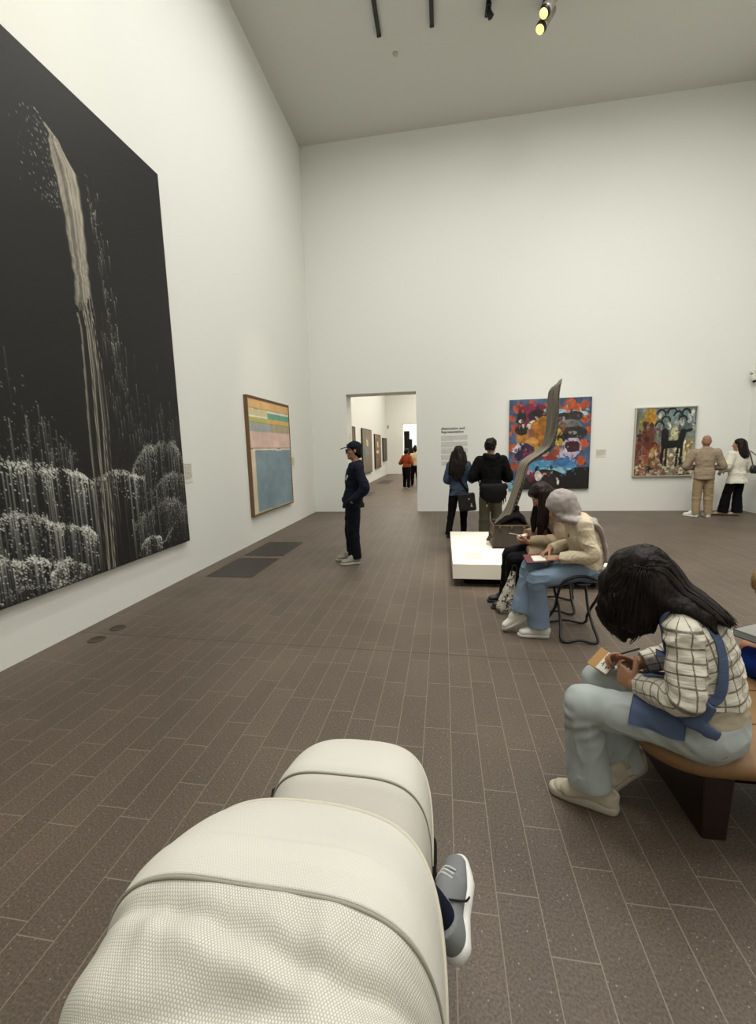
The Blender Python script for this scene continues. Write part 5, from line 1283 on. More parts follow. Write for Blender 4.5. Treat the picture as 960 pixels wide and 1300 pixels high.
def skirts(S):
    S.tube([(-.06, -.05, .58), (-.10, .16, .585), (-.12, .30, .565)], [(.15, .11), (.11, .085), (.085, .075)], side=(1, 0, 0), k=.03, clip=[((-.1, .31, .55), (0, 1, 0))])
    S.tube([(.10, -.05, .58), (.13, .14, .57), (.15, .22, .55)], [(.10, .10), (.09, .08), (.07, .06)], side=(1, 0, 0), k=.03)
    n = A3(J['neck']); S.tube([n+A3((-.07, .05, -.06)), n+A3((-.075, .0, .03)), n+A3((0, -.06, .035)), n+A3((.075, .0, .03)), n+A3((.07, .05, -.06))], [.022, .024, .026, .024, .022], k=.015)
ct, CS = jumper('coat', COAT, J, sp, o2, (0, .01, .02), .46, .026, (.072, .066, .054), .93, .006, folds(.008, (9, 9, 15), .003, (24, 24, 26), 70), skirts)
q = CS.snap(A3([(-.01+.0*t, .16, z) for t, z in zip(np.linspace(0, 1, 9), np.linspace(.66, .98, 9))]), .004)
mb = MB(); ribbon(mb, CS, q, .085, .004, .002, 2); mb.build('dark_shirt_front', BLACKC, o2)
for z in (.74, .84):
    mb = MB(); c = CS.snap(A3([(-.07, .13, z)]), .0)[0]; mb.tube([c, c+nrm(CS.snap(A3([c]), .02)[0]-c)*.006], .012, 12); mb.build('coat_button', mat('brown_button', '#3a2a20', .4), ct)
jeans('trousers', J, sp, BLACK_TR, o2, .60, (.085, .072, .075), (.02, .02), .01, .006)
S = Sdf(.0055, hair_disp(.006, (50, 50, 7), 24)); q, R_, F_, U_ = skull_cap(S, J, .98, .014, .065, -.03); c_ = A3(J['head'])
S.ell(q(0, .055, .075), (.068, .045, .035), np.stack([R_, F_, U_]), k=.02)
S.tube([c_+A3((-.07, .0, .03)), c_+A3((-.085, .0, -.10)), c_+A3((-.095, .01, -.25)), c_+A3((-.09, .03, -.37))], [(.03, .05), (.032, .055), (.03, .05), (.014, .022)], side=(1, 0, 0), k=.02)
S.tube([c_+A3((.07, .0, .03)), c_+A3((.085, .01, -.10)), c_+A3((.085, .04, -.25)), c_+A3((.07, .06, -.36))], [(.03, .05), (.032, .05), (.03, .045), (.014, .02)], side=(1, 0, 0), k=.02)
S.tube([c_+A3((0, -.07, .02)), c_+A3((0, -.12, -.10)), c_+A3((0, -.14, -.22))], [(.07, .05), (.085, .035), (.06, .02)], side=(1, 0, 0), k=.02)
S.build('hair', hair_mat('auburn_hair', '#1f1310', .45), o2)
for i, s_ in enumerate('LR'): a = A3(J['an'+s_]); shoe(o2, (a[0], a[1]-.06, 0), 0, SHOE_K, SOLE_K, .95, low=.6)
nb = empty('notebook', to_world(O2, 90, (-.02, .375, .715)), 0); tag(nb, 'small open notebook held by the woman in the beige coat', 'notebook')
bm = bmesh.new(); add_box(bm, (-.05, -.07, -.005), (.05, .0, .0), .002); bm_obj('cover', bm, mat('grey_card', '#7d776d', .7), nb)
bm = bmesh.new(); add_box(bm, (-.047, -.068, 0), (.047, -.002, .006), .001); bm_obj('page', bm, PAPER, nb)
nb.rotation_euler = (math.radians(0), math.radians(14), math.radians(90)); nb.rotation_euler = (math.radians(-12), math.radians(4), math.radians(90))
mb = MB(); mb.tube([(0, 0, 0), (0, .12, .02), (0, .135, .022)], [.004, .004, .001], 8)
pn = mb.build('pencil', mat('silver_pencil', '#b7b1a4', .35, metal=.4), None, loc=to_world(O2, 90, (.03, .33, .715)), rz=math.radians(90)); tag(pn, 'pale pencil in the hand of the woman in the beige coat', 'pencil')
# her bag on the floor
def print_mat():
    m = mat('printed_canvas', '#b8b2a4', .85); N = m.node_tree.nodes; L = m.node_tree.links; b = N['Principled BSDF']
    tc = N.new('ShaderNodeTexCoord'); n = N.new('ShaderNodeTexNoise'); n.inputs['Scale'].default_value = 26; n.inputs['Detail'].default_value = 5; n.inputs['Distortion'].default_value = 1.2; L.new(tc.outputs['Object'], n.inputs['Vector'])
    r = N.new('ShaderNodeValToRGB'); r.color_ramp.interpolation = 'EASE'; r.color_ramp.elements[0].position = .40; r.color_ramp.elements[1].position = .52; r.color_ramp.elements[0].color = lin('#4a453d'); r.color_ramp.elements[1].color = lin('#c3bdae')
    L.new(n.outputs['Fac'], r.inputs[0]); L.new(r.outputs[0], b.inputs['Base Color']); return m
bg = empty('canvas_bag', (.60, 3.98, 0), math.radians(10)); tag(bg, 'white printed canvas bag slumped on the floor beside the seated women', 'bag')
S = Sdf(.006, folds(.007, (13, 13, 13), .003, (30, 30, 30), 90)); S.tube([(-.025, 0, .05), (.0, 0, .14), (.035, 0, .28), (.055, 0, .40)], [(.085, .06), (.075, .055), (.045, .035), (.03, .012)], side=(1, 0, 0), clip=[((0, 0, .002), (0, 0, -1))]); S.build('bag_body', print_mat(), bg)
mb = MB(); 
for y in (-.02, .03): mb.tube([(.03, y, .37), (.045, y, .46), (.075, y, .46), (.085, y, .36)], .006, 8, sub=4)
mb.build('handle', mat('dark_webbing', '#35302a', .8), bg)

# ------------------------------------------------------------------ bench
BENCH = mat('tan_leather', '#83633f', .5, spec=.4, vary=(5, .18), bump=(180, .12, .001)); BENCH_SIDE = BENCH; BENCH_LEG = mat('dark_red_wood', '#24110c', .4, vary=(16, .3))
br = empty('bench', (1.9, 1.83, 0)); tag(br, 'long tan bench with rounded end under the woman in the checked blouse', 'bench')
def rrect(x0, x1, y0, y1, r, n=10):
    P = []
    for cx_, cy_, a0 in ((x1-r, y1-r, 0), (x0+r, y1-r, 90), (x0+r, y0+r, 180), (x1-r, y0+r, 270)):
        for k in range(n+1): a = math.radians(a0+90*k/n); P.append((cx_+r*math.cos(a), cy_+r*math.sin(a)))
    return P
def slab(mb, x0, x1, y0, y1, r, prof):
    """prof: (inset, z) list from bottom to top"""
    rings = [[(p[0], p[1], z) for p in rrect(x0+i, x1-i, y0+i, y1-i, max(r-i, .01))] for i, z in prof]
    n = len(rings[0]); V = [p for rg in rings for p in rg]; F = []
    for k in range(len(rings)-1):
        for j in range(n): F.append((k*n+j, k*n+(j+1) % n, (k+1)*n+(j+1) % n, (k+1)*n+j))
    F.append(tuple(range(n))[::-1]); F.append(tuple((len(rings)-1)*n+j for j in range(n))); mb.add(V, F)
mb = MB(); slab(mb, -1.125, 1.3, -.29, .43, .20, [(.05, .345), (.015, .36), (.0, .385), (.0, .405), (.012, .422), (.035, .432)]); mb.build('seat', BENCH, br)
mb = MB()
for y in (-.04, .22): mb.tube([(-1.09, y, .4325), (1.27, y, .4325)], .0028, 6)
mb.build('seam', mat('dark_seam', '#6d4524', .7), br)
for x in (-.83, .85):
    bm = bmesh.new(); vs = add_box(bm, (x-.06, -.17, 0), (x+.06, .36, .352), .008)
    for v in bm.verts:
        if v.co.z < .1: v.co.x = x+(v.co.x-x)*.75
    bm_obj('leg', bm, BENCH_LEG, br)

bm = bmesh.new(); add_box(bm, (-.78, -.12, .22), (1.0, .32, .35), .01); bm_obj('added_shade_box', bm, mat('shade_box_dark', '#120d0a', .8), br)  # added near-black box that deepens the shade beneath the bench seat
# ------------------------------------------------------------------ woman in the checked blouse, on the end of the bench
def check_mat():
    m = bpy.data.materials.new('checked_blouse'); m.use_nodes = True; MATS['checked_blouse'] = m; N = m.node_tree.nodes; L = m.node_tree.links; b = N['Principled BSDF']
    a = N.new('ShaderNodeAttribute'); a.attribute_name = 'weave'; s = N.new('ShaderNodeSeparateXYZ'); L.new(a.outputs['Vector'], s.inputs[0])
    def line(o, per, w_):
        f = mnode(N, L, 'ABSOLUTE', mnode(N, L, 'SUBTRACT', mnode(N, L, 'FRACT', mnode(N, L, 'DIVIDE', o, per)), .5))
        mr = N.new('ShaderNodeMapRange'); mr.inputs['From Min'].default_value = w_*.55/per; mr.inputs['From Max'].default_value = w_*1.1/per; mr.inputs['To Min'].default_value = 1; mr.inputs['To Max'].default_value = 0; L.new(f, mr.inputs['Value']); return mr.outputs[0]
    k = mnode(N, L, 'MAXIMUM', line(s.outputs['X'], .042, .0034), line(s.outputs['Y'], .050, .0034))
    n = N.new('ShaderNodeTexNoise'); n.inputs['Scale'].default_value = 60; tc = N.new('ShaderNodeTexCoord'); L.new(tc.outputs['Object'], n.inputs['Vector'])
    k = mnode(N, L, 'MULTIPLY', k, mnode(N, L, 'ADD', .45, mnode(N, L, 'MULTIPLY', n.outputs['Fac'], .75)))
    mx = N.new('ShaderNodeMix'); mx.data_type = 'RGBA'; L.new(k, mx.inputs['Factor']); mx.inputs['A'].default_value = lin('#cfc9ba'); mx.inputs['B'].default_value = lin('#574a3b'); L.new(mx.outputs['Result'], b.inputs['Base Color']); b.inputs['Roughness'].default_value = .85
    # crinkled cotton: fine ridges across the cloth
    w_ = N.new('ShaderNodeTexNoise'); w_.inputs['Scale'].default_value = 1; w_.inputs['Detail'].default_value = 3; c = N.new('ShaderNodeCombineXYZ'); L.new(mnode(N, L, 'MULTIPLY', s.outputs['X'], 130), c.inputs[0]); L.new(mnode(N, L, 'MULTIPLY', s.outputs['Y'], 22), c.inputs[1]); L.new(c.outputs[0], w_.inputs['Vector'])
    bp = N.new('ShaderNodeBump'); bp.inputs['Strength'].default_value = .6; bp.inputs['Distance'].default_value = .006; L.new(w_.outputs['Fac'], bp.inputs['Height']); L.new(bp.outputs['Normal'], b.inputs['Normal']); return m
CHECK = check_mat()
PALE_JEANS = mat('pale_washed_jeans', '#a9afad', .8, vary=(5, .16), bump=(600, .35, .001)); APRON = mat('slate_blue_linen', '#525f7a', .85, vary=(14, .14), bump=(500, .35, .001)); CREAM = mat('cream_undershirt', '#b8ae98', .85, bump=(300, .2, .001))
CREAM_SHOE = mat('cream_trainer', '#bdb4a1', .7, bump=(350, .25, .0015), vary=(40, .08)); CREAM_SOLE = mat('cream_sole', '#b5ab98', .6)
O3 = (.95, 1.65, 0); D3 = 58
J = sit((.03, -.015, .525), ((-.10, .365, .495), (.165, .37, .475)), ((-.065, .335, .10), (.15, .245, .125)), ((-.11, .46, .03), (.03, .33, .03)), (.03, .185, 1.012), (-.10, .60, -.78), (-.06, .79, .60),
        ((-.12, .045, .915), (.18, .045, .915)), ((-.185, .02, .695), (.245, .05, .69)), ((-.03, .185, .612), (.145, .225, .615)),
        (dict(D=(.62, .78, .02), N=(.70, -.55, -.22), T=(-.05, .25, .95), sz=1.0, curl=(.45, .6, .72, .85), thumb=.25, thumb_in=.45), dict(D=(-.28, .9, .28), N=(-.75, -.1, -.6), T=(-.55, .25, .75), sz=.95, curl=(.75, .85, 1.0, 1.1), thumb=.35)), (.03, .075, .965), hip=.098)
sp = [((.03, -.02, .52), .172, .122), ((.03, -.042, .61), .148, .102), ((.03, -.040, .70), .138, .090), ((.03, -.018, .79), .142, .090), ((.03, .012, .87), .148, .088), ((.03, .05, .94), .125, .070), ((.03, .075, .975), .066, .054)]
sp = [(A3(p), a, b) for p, a, b in sp]
fg = figure('woman in checked blouse with long dark hair bent over a sketchbook on the bench', O3, math.radians(D3), J, sp, '#a8785a', .004, arm=(.041, .035, .026), leg=(.07, .05, .036))
def shirt_uv(V, S):
    best = np.full(len(V), 9.); uv = np.zeros((len(V), 2)); x, y, z = V.T
    for ti, t in enumerate(S.it):
        if not isinstance(t, Tube): continue
        L_ = np.concatenate([[0], np.cumsum(np.linalg.norm(np.diff(t.P, axis=0), axis=1))]); m_ = len(t.P)-1
        D = np.empty((m_, len(V))); SS_ = np.empty((m_, len(V)))
        for i in range(m_):
            d, tt, q = t.seg(i, x, y, z, True); D[i] = d; SS_[i] = L_[i]+tt*(L_[i+1]-L_[i])
        dm = D.min(0); W_ = np.exp(-(D-dm)/.02); W_ /= W_.sum(0); s_ = (W_*SS_).sum(0)
        c = np.stack([np.interp(s_, L_, t.P[:, k]) for k in range(3)], 1); e = .03
        ax = np.stack([np.interp(s_+e, L_, t.P[:, k])-np.interp(s_-e, L_, t.P[:, k]) for k in range(3)], 1); ax /= np.linalg.norm(ax, axis=1)[:, None]+1e-9
        ref = np.tile(A3((1, 0, 0)), (len(V), 1)); u = ref-ax*(ref*ax).sum(1)[:, None]; u /= np.linalg.norm(u, axis=1)[:, None]+1e-9; v = np.cross(ax, u); q = V-c
        qu = (q*u).sum(1); qv = (q*v).sum(1); r_ = .145 if ti == 0 else .058
        a_ = np.arctan2(qu, qv) if ti == 0 else np.arctan2(-qv, -qu)
        m = dm < best; best[m] = dm[m]; uv[m, 0] = s_[m]; uv[m, 1] = a_[m]*r_+ti*.013
    return uv
bl, BL = jumper('checked_blouse', CHECK, J, sp, fg, (0, .0, .012), .64, .018, (.048, .058, .047), .84, .0042,
    lambda P: .008*vnoise(P, (10, 10, 26), 40)+.0045*vnoise(P, (28, 28, 60), 41)-.006*np.clip(1-np.abs(vnoise(P, (8, 8, 14), 43))*2.6, 0, 1)**2, uv=shirt_uv, sk=.055, clipn=(0, .5, 1), bclip=[((.03, -.15, .645), (0, .28, -1))])
S = Sdf(.005, folds(.005, (10, 10, 22), .002, (30, 30, 30), 44)); S.tube([q[0] for q in sp[:4]], [(q[1]+.012, q[2]+.012) for q in sp[:4]], side=(1, 0, 0), sub=3, clip=[((0, 0, .535), (0, .15, -1)), ((0, 0, .76), (0, 0, 1))]); S.build('undershirt', CREAM, fg)
def seat_bulge(S, J): S.ell((.03, -.035, .52), (.185, .13, .095), k=.03, clip=[((0, 0, .4335), (0, 0, -1))])
def knee_fold(P):
    wv = A3(P)+.02*np.stack([vnoise(P, 8, 5), vnoise(P, 8, 6), vnoise(P, 8, 7)], 1)
    lo = np.clip(1-np.abs(vnoise(wv, (20, 20, 5), 52))*2.4, 0, 1)**2; hi = np.clip(1-np.abs(vnoise(wv, (16, 6, 16), 53))*2.4, 0, 1)**2
    k = np.clip((P[:, 2]-.40)/.06, 0, 1); base = .005*vnoise(P, (12, 12, 12), 50)+.003*vnoise(P, (30, 30, 16), 51)
    back = np.sin(P[:, 2]*120+P[:, 1]*80+4*vnoise(P, 9, 3))*np.exp(-((P[:, 2]-.41)/.05)**2)*(P[:, 1] > .25)
    hip = np.sin((P[:, 1]*.7-P[:, 2])*110+4*vnoise(P, 8, 9))*np.exp(-(((P[:, 1]-.04)/.08)**2))*(P[:, 2] > .43)
    return base-.008*lo*(1-k)*np.clip((P[:, 2]-.13)/.06, 0, 1)-.006*hi*k+.005*back+.0035*hip
jn, JN = jeans('jeans', J, sp, PALE_JEANS, fg, .60, (.088, .076, .078), (-.03, .02), .016, .0045, knee_fold, seat_bulge)
mb = MB(); ribbon(mb, JN, [(-.105, -.115, .585), (-.13, -.06, .56), (-.135, -.01, .50)], .006, .002, .0015); ribbon(mb, JN, [(-.09, -.12, .55), (-.125, -.09, .49), (-.13, -.05, .47)], .004, .002, .0015); mb.build('pocket_seam', mat('jeans_seam', '#7b888d', .8), jn)
# her trainers
shoe(fg, (-.028, .225, 0), math.radians(13), CREAM_SHOE, CREAM_SOLE, 1.0, laces=mat('cream_lace', '#a59b87', .8), low=.75, vox=.0042, thick=.042)
shoe(fg, (.215, .17, .115), math.radians(52), CREAM_SHOE, CREAM_SOLE, 1.0, pitch=math.radians(-24), roll=math.radians(-18), laces=CREAM_SHOE, low=.75, vox=.0042, thick=.042)
S = Sdf(.0045); S.tube([(-.062, .315, .14), (-.07, .345, .095), (-.092, .415, .055)], [.047, .047, .034], sub=3); S.build('shoe_tongue', CREAM_SHOE, fg)
mb = MB()
for j in range(4):
    c = A3((-.079, .378, .105))+A3((-.006, .016, -.011))*j; mb.tube([c+A3((-.030, -.004, -.022)), c, c+A3((.030, .004, -.022))], .003, 6, sub=4)
mb.build('shoe_laces', mat('cream_lace', '#a59b87', .8), fg)
S = Sdf(.005); a_ = A3(J['anR']); S.tube([a_+A3((.0, -.01, .05)), a_+A3((0, -.02, -.035))], [.046, .044]); S.build('sock', mat('dark_sock', '#20262a', .8), fg)
# apron: neck and shoulder strap, bib and a cloth over the lap
apr = None
mb = MB(); mb2 = MB()
ribbon(mb, BL, [(-.075, .15, .70), (-.095, .13, .78), (-.095, .12, .86), (-.088, .09, .945), (-.085, .035, .985), (-.09, -.03, .945), (-.105, -.075, .87), (-.12, -.085, .79), (-.125, -.07, .71), (-.12, -.02, .665)], .034, .005, .005, 6)
ribbon(mb2, BL, [(.13, .15, .72), (.15, .12, .86), (.15, .05, .98), (.145, -.04, .93), (.15, -.09, .80), (.15, -.09, .70)], .034, .005, .005, 6)
S = Sdf(.005, folds(.004, (12, 12, 12), .002, (30, 30, 30), 55)); S.tube([q[0] for q in sp[:5]], [(q[1]+.014, q[2]+.026) for q in sp[:5]], side=(1, 0, 0), sub=3, clip=[((0, .035, 0), (0, -1, 0)), ((-.095, 0, 0), (-1, 0, 0)), ((.15, 0, 0), (1, 0, 0)), ((0, 0, .83), (0, 0, 1))])
apr = S.build('apron', APRON, fg); mb.build('strap', APRON, apr, smooth=False); mb2.build('strap', APRON, apr, smooth=False)
def lap():
    nx, ny = 46, 26; V = np.zeros((nx, ny, 3))
    for i in range(nx):
        for j in range(ny):
            u = i/(nx-1); v = j/(ny-1)
            V[i, j] = (-.155+.40*u, .01+.175*v, .66)
    P = V.reshape(-1, 3)
    # drop each point on to the jeans
    z = np.full(len(P), .66); act = np.ones(len(P), bool)
    for _ in range(90):
        q = P.copy(); q[:, 2] = z; d = JN.at(q); act = (d > .016) & (z > .535); z = np.where(act, z-np.clip(d*.6, .001, .02), z)
        if not act.any(): break
    P[:, 2] = z+.003*vnoise(P, 25, 5); V = P.reshape(nx, ny, 3)
    # the side that hangs over the thigh towards the camera
    hang = [V]
    E = V[0]; rows = []
    for k in range(1, 9): rows.append(E+A3((-.012*math.sin(k/8*math.pi*.6)-.004*k/8, .0, -.0062*k))+A3((1, 0, 0))*(.006*np.sin(np.linspace(0, 9, ny)+k*.3))[:, None]*k/8)
    G = np.concatenate([np.stack(rows[::-1]), V], 0); n0, n1 = G.shape[:2]
    N_ = np.cross(np.gradient(G, axis=0), np.gradient(G, axis=1)); N_ /= np.linalg.norm(N_, axis=2)[..., None]+1e-9
    T_ = np.concatenate([G.reshape(-1, 3), (G-N_*.004).reshape(-1, 3)]); id_ = np.arange(n0*n1).reshape(n0, n1)
    F = np.stack([id_[:-1, :-1], id_[1:, :-1], id_[1:, 1:], id_[:-1, 1:]], -1).reshape(-1, 4); B = F[:, ::-1]+n0*n1
    ring = np.concatenate([id_[0, :], id_[1:, -1], id_[-1, -2::-1], id_[-2:0:-1, 0]]); k = np.roll(ring, -1)
    return T_, np.vstack([F, B, np.stack([ring, ring+n0*n1, k+n0*n1, k], 1)])
V_, F_q = lap(); me = mesh_np('lap_cloth', V_, F_q); link_mesh('lap_cloth', me, APRON, apr)
S = Sdf(.005, folds(.005, (18, 18, 18), .002, (40, 40, 40), 57)); S.tube([(-.14, .01, .605), (-.162, -.035, .645), (-.166, -.05, .69)], [(.016, .022), (.02, .010), (.026, .007)], side=(0, 1, .4)); S.tube([(-.15, .0, .60), (-.168, -.04, .60), (-.16, -.08, .585)], [(.014, .016), (.020, .009), (.022, .006)], side=(0, .2, 1)); S.ell((-.15, .0, .605), (.022, .026, .022)); S.build('tied_bow', APRON, apr)
# her hair
HB = hair_mat('long_dark_hair', '#17100d', .42, 2.2)
S = Sdf(.0042, lambda P: .0022*vnoise(P, (90, 90, 14), 81)+.002*vnoise(P, (34, 34, 8), 82)); q, R_, F_, U_ = skull_cap(S, J, 1.0, .022, .075, -.05); c_ = A3(J['head'])
def lock(P, R, **k): S.tube(P, R, side=k.pop('side', (0, 1, 0)), k=.045, sub=4)
# curtain at the side nearest the camera and the one beyond
lock([q(-.055, .03, .10), q(-.092, .03, .03), q(-.10, .035, -.03)+A3((0, .0, -.02)), A3((-.072, .262, .93)), A3((-.062, .262, .865)), A3((-.05, .235, .80))], [(.05, .03), (.075, .026), (.088, .026), (.075, .024), (.055, .02), (.012, .01)])
lock([q(-.05, -.03, .08), q(-.092, -.02, .0), A3((-.078, .165, .955)), A3((-.07, .185, .89)), A3((-.058, .20, .83))], [(.05, .03), (.06, .026), (.05, .024), (.038, .02), (.01, .008)])
lock([q(.055, .03, .10), q(.092, .03, .03), A3((.125, .25, .97)), A3((.12, .255, .89)), A3((.11, .24, .82))], [(.05, .03), (.07, .026), (.08, .026), (.06, .022), (.012, .01)])
lock([q(-.03, .05, .11), q(-.06, .10, .06), q(-.07, .115, .0), A3((-.05, .30, .92)), A3((-.045, .275, .87))], [(.05, .03), (.05, .026), (.045, .022), (.035, .018), (.008, .008)])
# the length that lies over the nape and the back
lock([q(0, -.03, .12), q(-.01, -.10, .07), A3((.01, .085, 1.035)), A3((-.005, .02, 1.005)), A3((-.02, -.04, .975)), A3((-.03, -.085, .945))], [(.07, .05), (.088, .05), (.092, .045), (.085, .035), (.07, .024), (.035, .010)], side=(1, 0, 0))
lock([q(-.06, -.05, .06), A3((-.06, .10, 1.0)), A3((-.075, .03, .985)), A3((-.085, -.02, .958)), A3((-.095, -.05, .93))], [(.05, .03), (.05, .03), (.04, .022), (.028, .014), (.008, .006)], side=(1, 0, 0))
hr = S.build('hair', HB, fg)
rng = np.random.default_rng(8); mb = MB()
for i in range(110):          # loose strands lying on the hair
    t = rng.uniform(-1, 1)
    if i < 48:
        y0 = rng.uniform(.13, .33); p = [(-.05-.05*rng.random(), .19+(y0-.19)*.5, 1.10), (-.08, y0, 1.0), (-.075, .20+(y0-.20)*.8, .90), (-.058, .225+(y0-.225)*.5+rng.normal(0, .008), .80-rng.uniform(-.05, .02))]
    else:
        x0 = rng.uniform(-.09, .09); p = [(.03+x0*.6, .20, 1.13), (.02+x0, .10, 1.09), (.0+x0*.95, .03, 1.04), (-.02+x0*.8, -.03, 1.0), (-.035+x0*.75, -.085-rng.uniform(0, .035), .955-rng.uniform(-.01, .02))]
    P = S.snap(catmull(p, 6), .0015); P[-4:] = P[-4:]*.5+catmull(p, 6)[-4:]*.5
    mb.tube(P, np.r_[np.full(len(P)-4, .0022), .002, .0016, .001, .0005], 5)
mb.build('loose_strands', HB, hr)
# sketchbook and pencil
sk = empty('sketchbook', to_world(O3, D3, (.115, .325, .600))); tag(sk, 'small open kraft sketchbook in the hands of the woman in the checked blouse', 'sketchbook')
e1 = nrm((.25, .93, .25)); nn = nrm((-.55, -.15, .8)); nn = nrm(nn-e1*(nn@e1)); e2 = np.cross(nn, e1)
Rz = np.array(Matrix.Rotation(math.radians(D3), 3, 'Z')); Ms = Matrix((Rz@e1, Rz@e2, Rz@nn)).transposed()
sk.rotation_euler = Ms.to_euler()
bm = bmesh.new(); add_box(bm, (-.03, -.055, -.006), (.062, .055, 0), .002); bm_obj('cover', bm, KRAFT, sk)
bm = bmesh.new(); add_box(bm, (-.028, -.052, 0), (.022, .052, .005), .001); pg = bm_obj('page', bm, PAPER, sk)
mb = MB(); rng2 = random.Random(6)
for i in range(9): x = rng2.uniform(-.02, .012); y = rng2.uniform(-.035, .03); mb.tube([(x, y, .0052), (x+rng2.uniform(-.01, .012), y+rng2.uniform(.006, .02), .0052)], .0016, 5)
mb.build('drawing', mat('sepia_ink', '#7a5b47', .9), pg)
a_, b_ = to_world(O3, D3, (.105, .335, .622)), to_world(O3, D3, (.135, .205, .70)); d_ = (b_-a_)
mb = MB(); mb.tube([(0, 0, 0), d_*.08, d_*.1, d_*1.0], [.0006, .0034, .0042, .0042], 8)
tag(mb.build('pencil', PENCIL, None, loc=a_), 'dark pencil held by the woman in the checked blouse', 'pencil')

# ------------------------------------------------------------------ child at the edge of the picture, on the far side of the bench
O4 = (1.70, 2.04, 0); D4 = 28
J = sit((0, -.03, .505), ((-.08, .33, .49), (.08, .33, .49)), ((-.07, .38, .13), (.07, .38, .13)), ((-.07, .48, .05), (.07, .48, .05)), (-.115, .13, .905), (0, .75, -.66), (0, .66, .75),
        ((-.125, .0, .775), (.125, .0, .775)), ((-.17, -.02, .62), (.17, -.0, .61)), ((-.07, .15, .63), (.06, .15, .62)),
        (dict(D=(.5, .85, 0), N=(.4, -.1, -.8), T=(.5, .1, .8), sz=.75), dict(D=(-.5, .85, 0), N=(-.4, -.1, -.8), T=(-.5, .1, .8), sz=.75)), (0, .035, .815), hip=.07)
sp = [((0, -.03, .505), .125, .095), ((0, -.05, .58), .115, .088), ((0, -.04, .66), .112, .083), ((0, -.01, .74), .115, .08), ((0, .015, .79), .095, .065), ((0, .035, .82), .055, .045)]
sp = [(A3(p), a, b) for p, a, b in sp]
kid = figure('child with sandy hair, dark grey shirt and blue shorts sitting across the bench', O4, math.radians(D4), J, sp, '#9c6b4a', .006, .93, arm=(.034, .030, .022), leg=(.058, .043, .03))
jumper('shirt', mat('charcoal_jersey', '#4b4c4e', .85), J, sp, kid, (0, 0, .01), .53, .014, (.056, .054, .05), .02, .006)
S = Sdf(.006, folds(.004)); S.tube([sp[0][0], sp[1][0]], [(.14, .11), (.125, .10)], side=(1, 0, 0), clip=[((0, 0, .57), (0, 0, 1)), ((0, 0, .434), (0, 0, -1))])
for s_ in 'LR': S.tube([J['hi'+s_], A3(J['kn'+s_])*.9+A3(J['hi'+s_])*.1], [.078, .07], k=.03, clip=[((0, .27, 0), (0, 1, 0))])
S.build('shorts', mat('royal_blue_shorts', '#16307e', .8), kid)
S = Sdf(.006, hair_disp(.008, (40, 40, 20), 33)); skull_cap(S, J, .93, .018, .06, -.01); S.build('hair', HAIR_BLOND, kid)
for s_ in 'LR': a = J['an'+s_]; shoe(kid, (a[0], a[1]-.045, .04), 0, SHOE_K, SOLE_W, .78, low=.6)
pd = empty('clipboard', to_world(O4, D4, (-.03, .20, .637)), math.radians(D4)); tag(pd, 'grey drawing board on the lap of the child at the picture edge', 'clipboard')
bm = bmesh.new(); add_box(bm, (-.14, -.06, -.006), (.10, .12, 0), .002); bm_obj('board', bm, mat('dark_board', '#33322f', .6), pd)
bm = bmesh.new(); add_box(bm, (-.07, -.04, 0), (.09, .11, .003), .001); bm_obj('page', bm, mat('grey_paper', '#8f8d87', .8), pd)

# ------------------------------------------------------------------ stroller with two hoods
def weave_mat(name, c0, c1, fu, fv, bumpd=.0016):
    m = bpy.data.materials.new(name); m.use_nodes = True; MATS[name] = m; N = m.node_tree.nodes; L = m.node_tree.links; b = N['Principled BSDF']
    a = N.new('ShaderNodeAttribute'); a.attribute_name = 'weave'; s = N.new('ShaderNodeSeparateXYZ'); L.new(a.outputs['Vector'], s.inputs[0])
    n0 = N.new('ShaderNodeTexNoise'); n0.inputs['Scale'].default_value = 90; L.new(a.outputs['Vector'], n0.inputs['Vector'])
    wob = mnode(N, L, 'MULTIPLY', mnode(N, L, 'SUBTRACT', n0.outputs['Fac'], .5), 1.1)
    u = mnode(N, L, 'ADD', mnode(N, L, 'MULTIPLY', s.outputs['X'], fu*2*math.pi), wob); v = mnode(N, L, 'MULTIPLY', s.outputs['Y'], fv*2*math.pi)
    row = mnode(N, L, 'MULTIPLY', mnode(N, L, 'FLOOR', mnode(N, L, 'MULTIPLY', s.outputs['Y'], fv)), math.pi)
    h = mnode(N, L, 'MULTIPLY', mnode(N, L, 'ADD', .5, mnode(N, L, 'MULTIPLY', mnode(N, L, 'SINE', mnode(N, L, 'ADD', u, row)), .5)), mnode(N, L, 'POWER', mnode(N, L, 'ABSOLUTE', mnode(N, L, 'SINE', mnode(N, L, 'MULTIPLY', v, .5))), .6))
    r = N.new('ShaderNodeValToRGB'); r.color_ramp.elements[0].position = .08; r.color_ramp.elements[1].position = .6; r.color_ramp.elements[0].color = lin(c0); r.color_ramp.elements[1].color = lin(c1); L.new(h, r.inputs[0])
    L.new(r.outputs[0], b.inputs['Base Color']); b.inputs['Roughness'].default_value = .8; b.inputs['Specular IOR Level'].default_value = .25
    bp = N.new('ShaderNodeBump'); bp.inputs['Strength'].default_value = .5; bp.inputs['Distance'].default_value = bumpd; L.new(h, bp.inputs['Height']); L.new(bp.outputs['Normal'], b.inputs['Normal']); return m
WEAVE = weave_mat('coarse_woven_canvas', '#b4b1a6', '#dcd9cf', 250, 300, .001); WEAVE_F = weave_mat('fine_woven_canvas', '#c5c2b8', '#dcd9d0', 420, 420, .0005); LINING = mat('hood_lining', '#c8c3ba', .85)
STX = -.25
st_r = empty('stroller', (STX, .8, 0)); tag(st_r, 'cream fabric tandem stroller with two hoods, seen from behind and above', 'stroller')
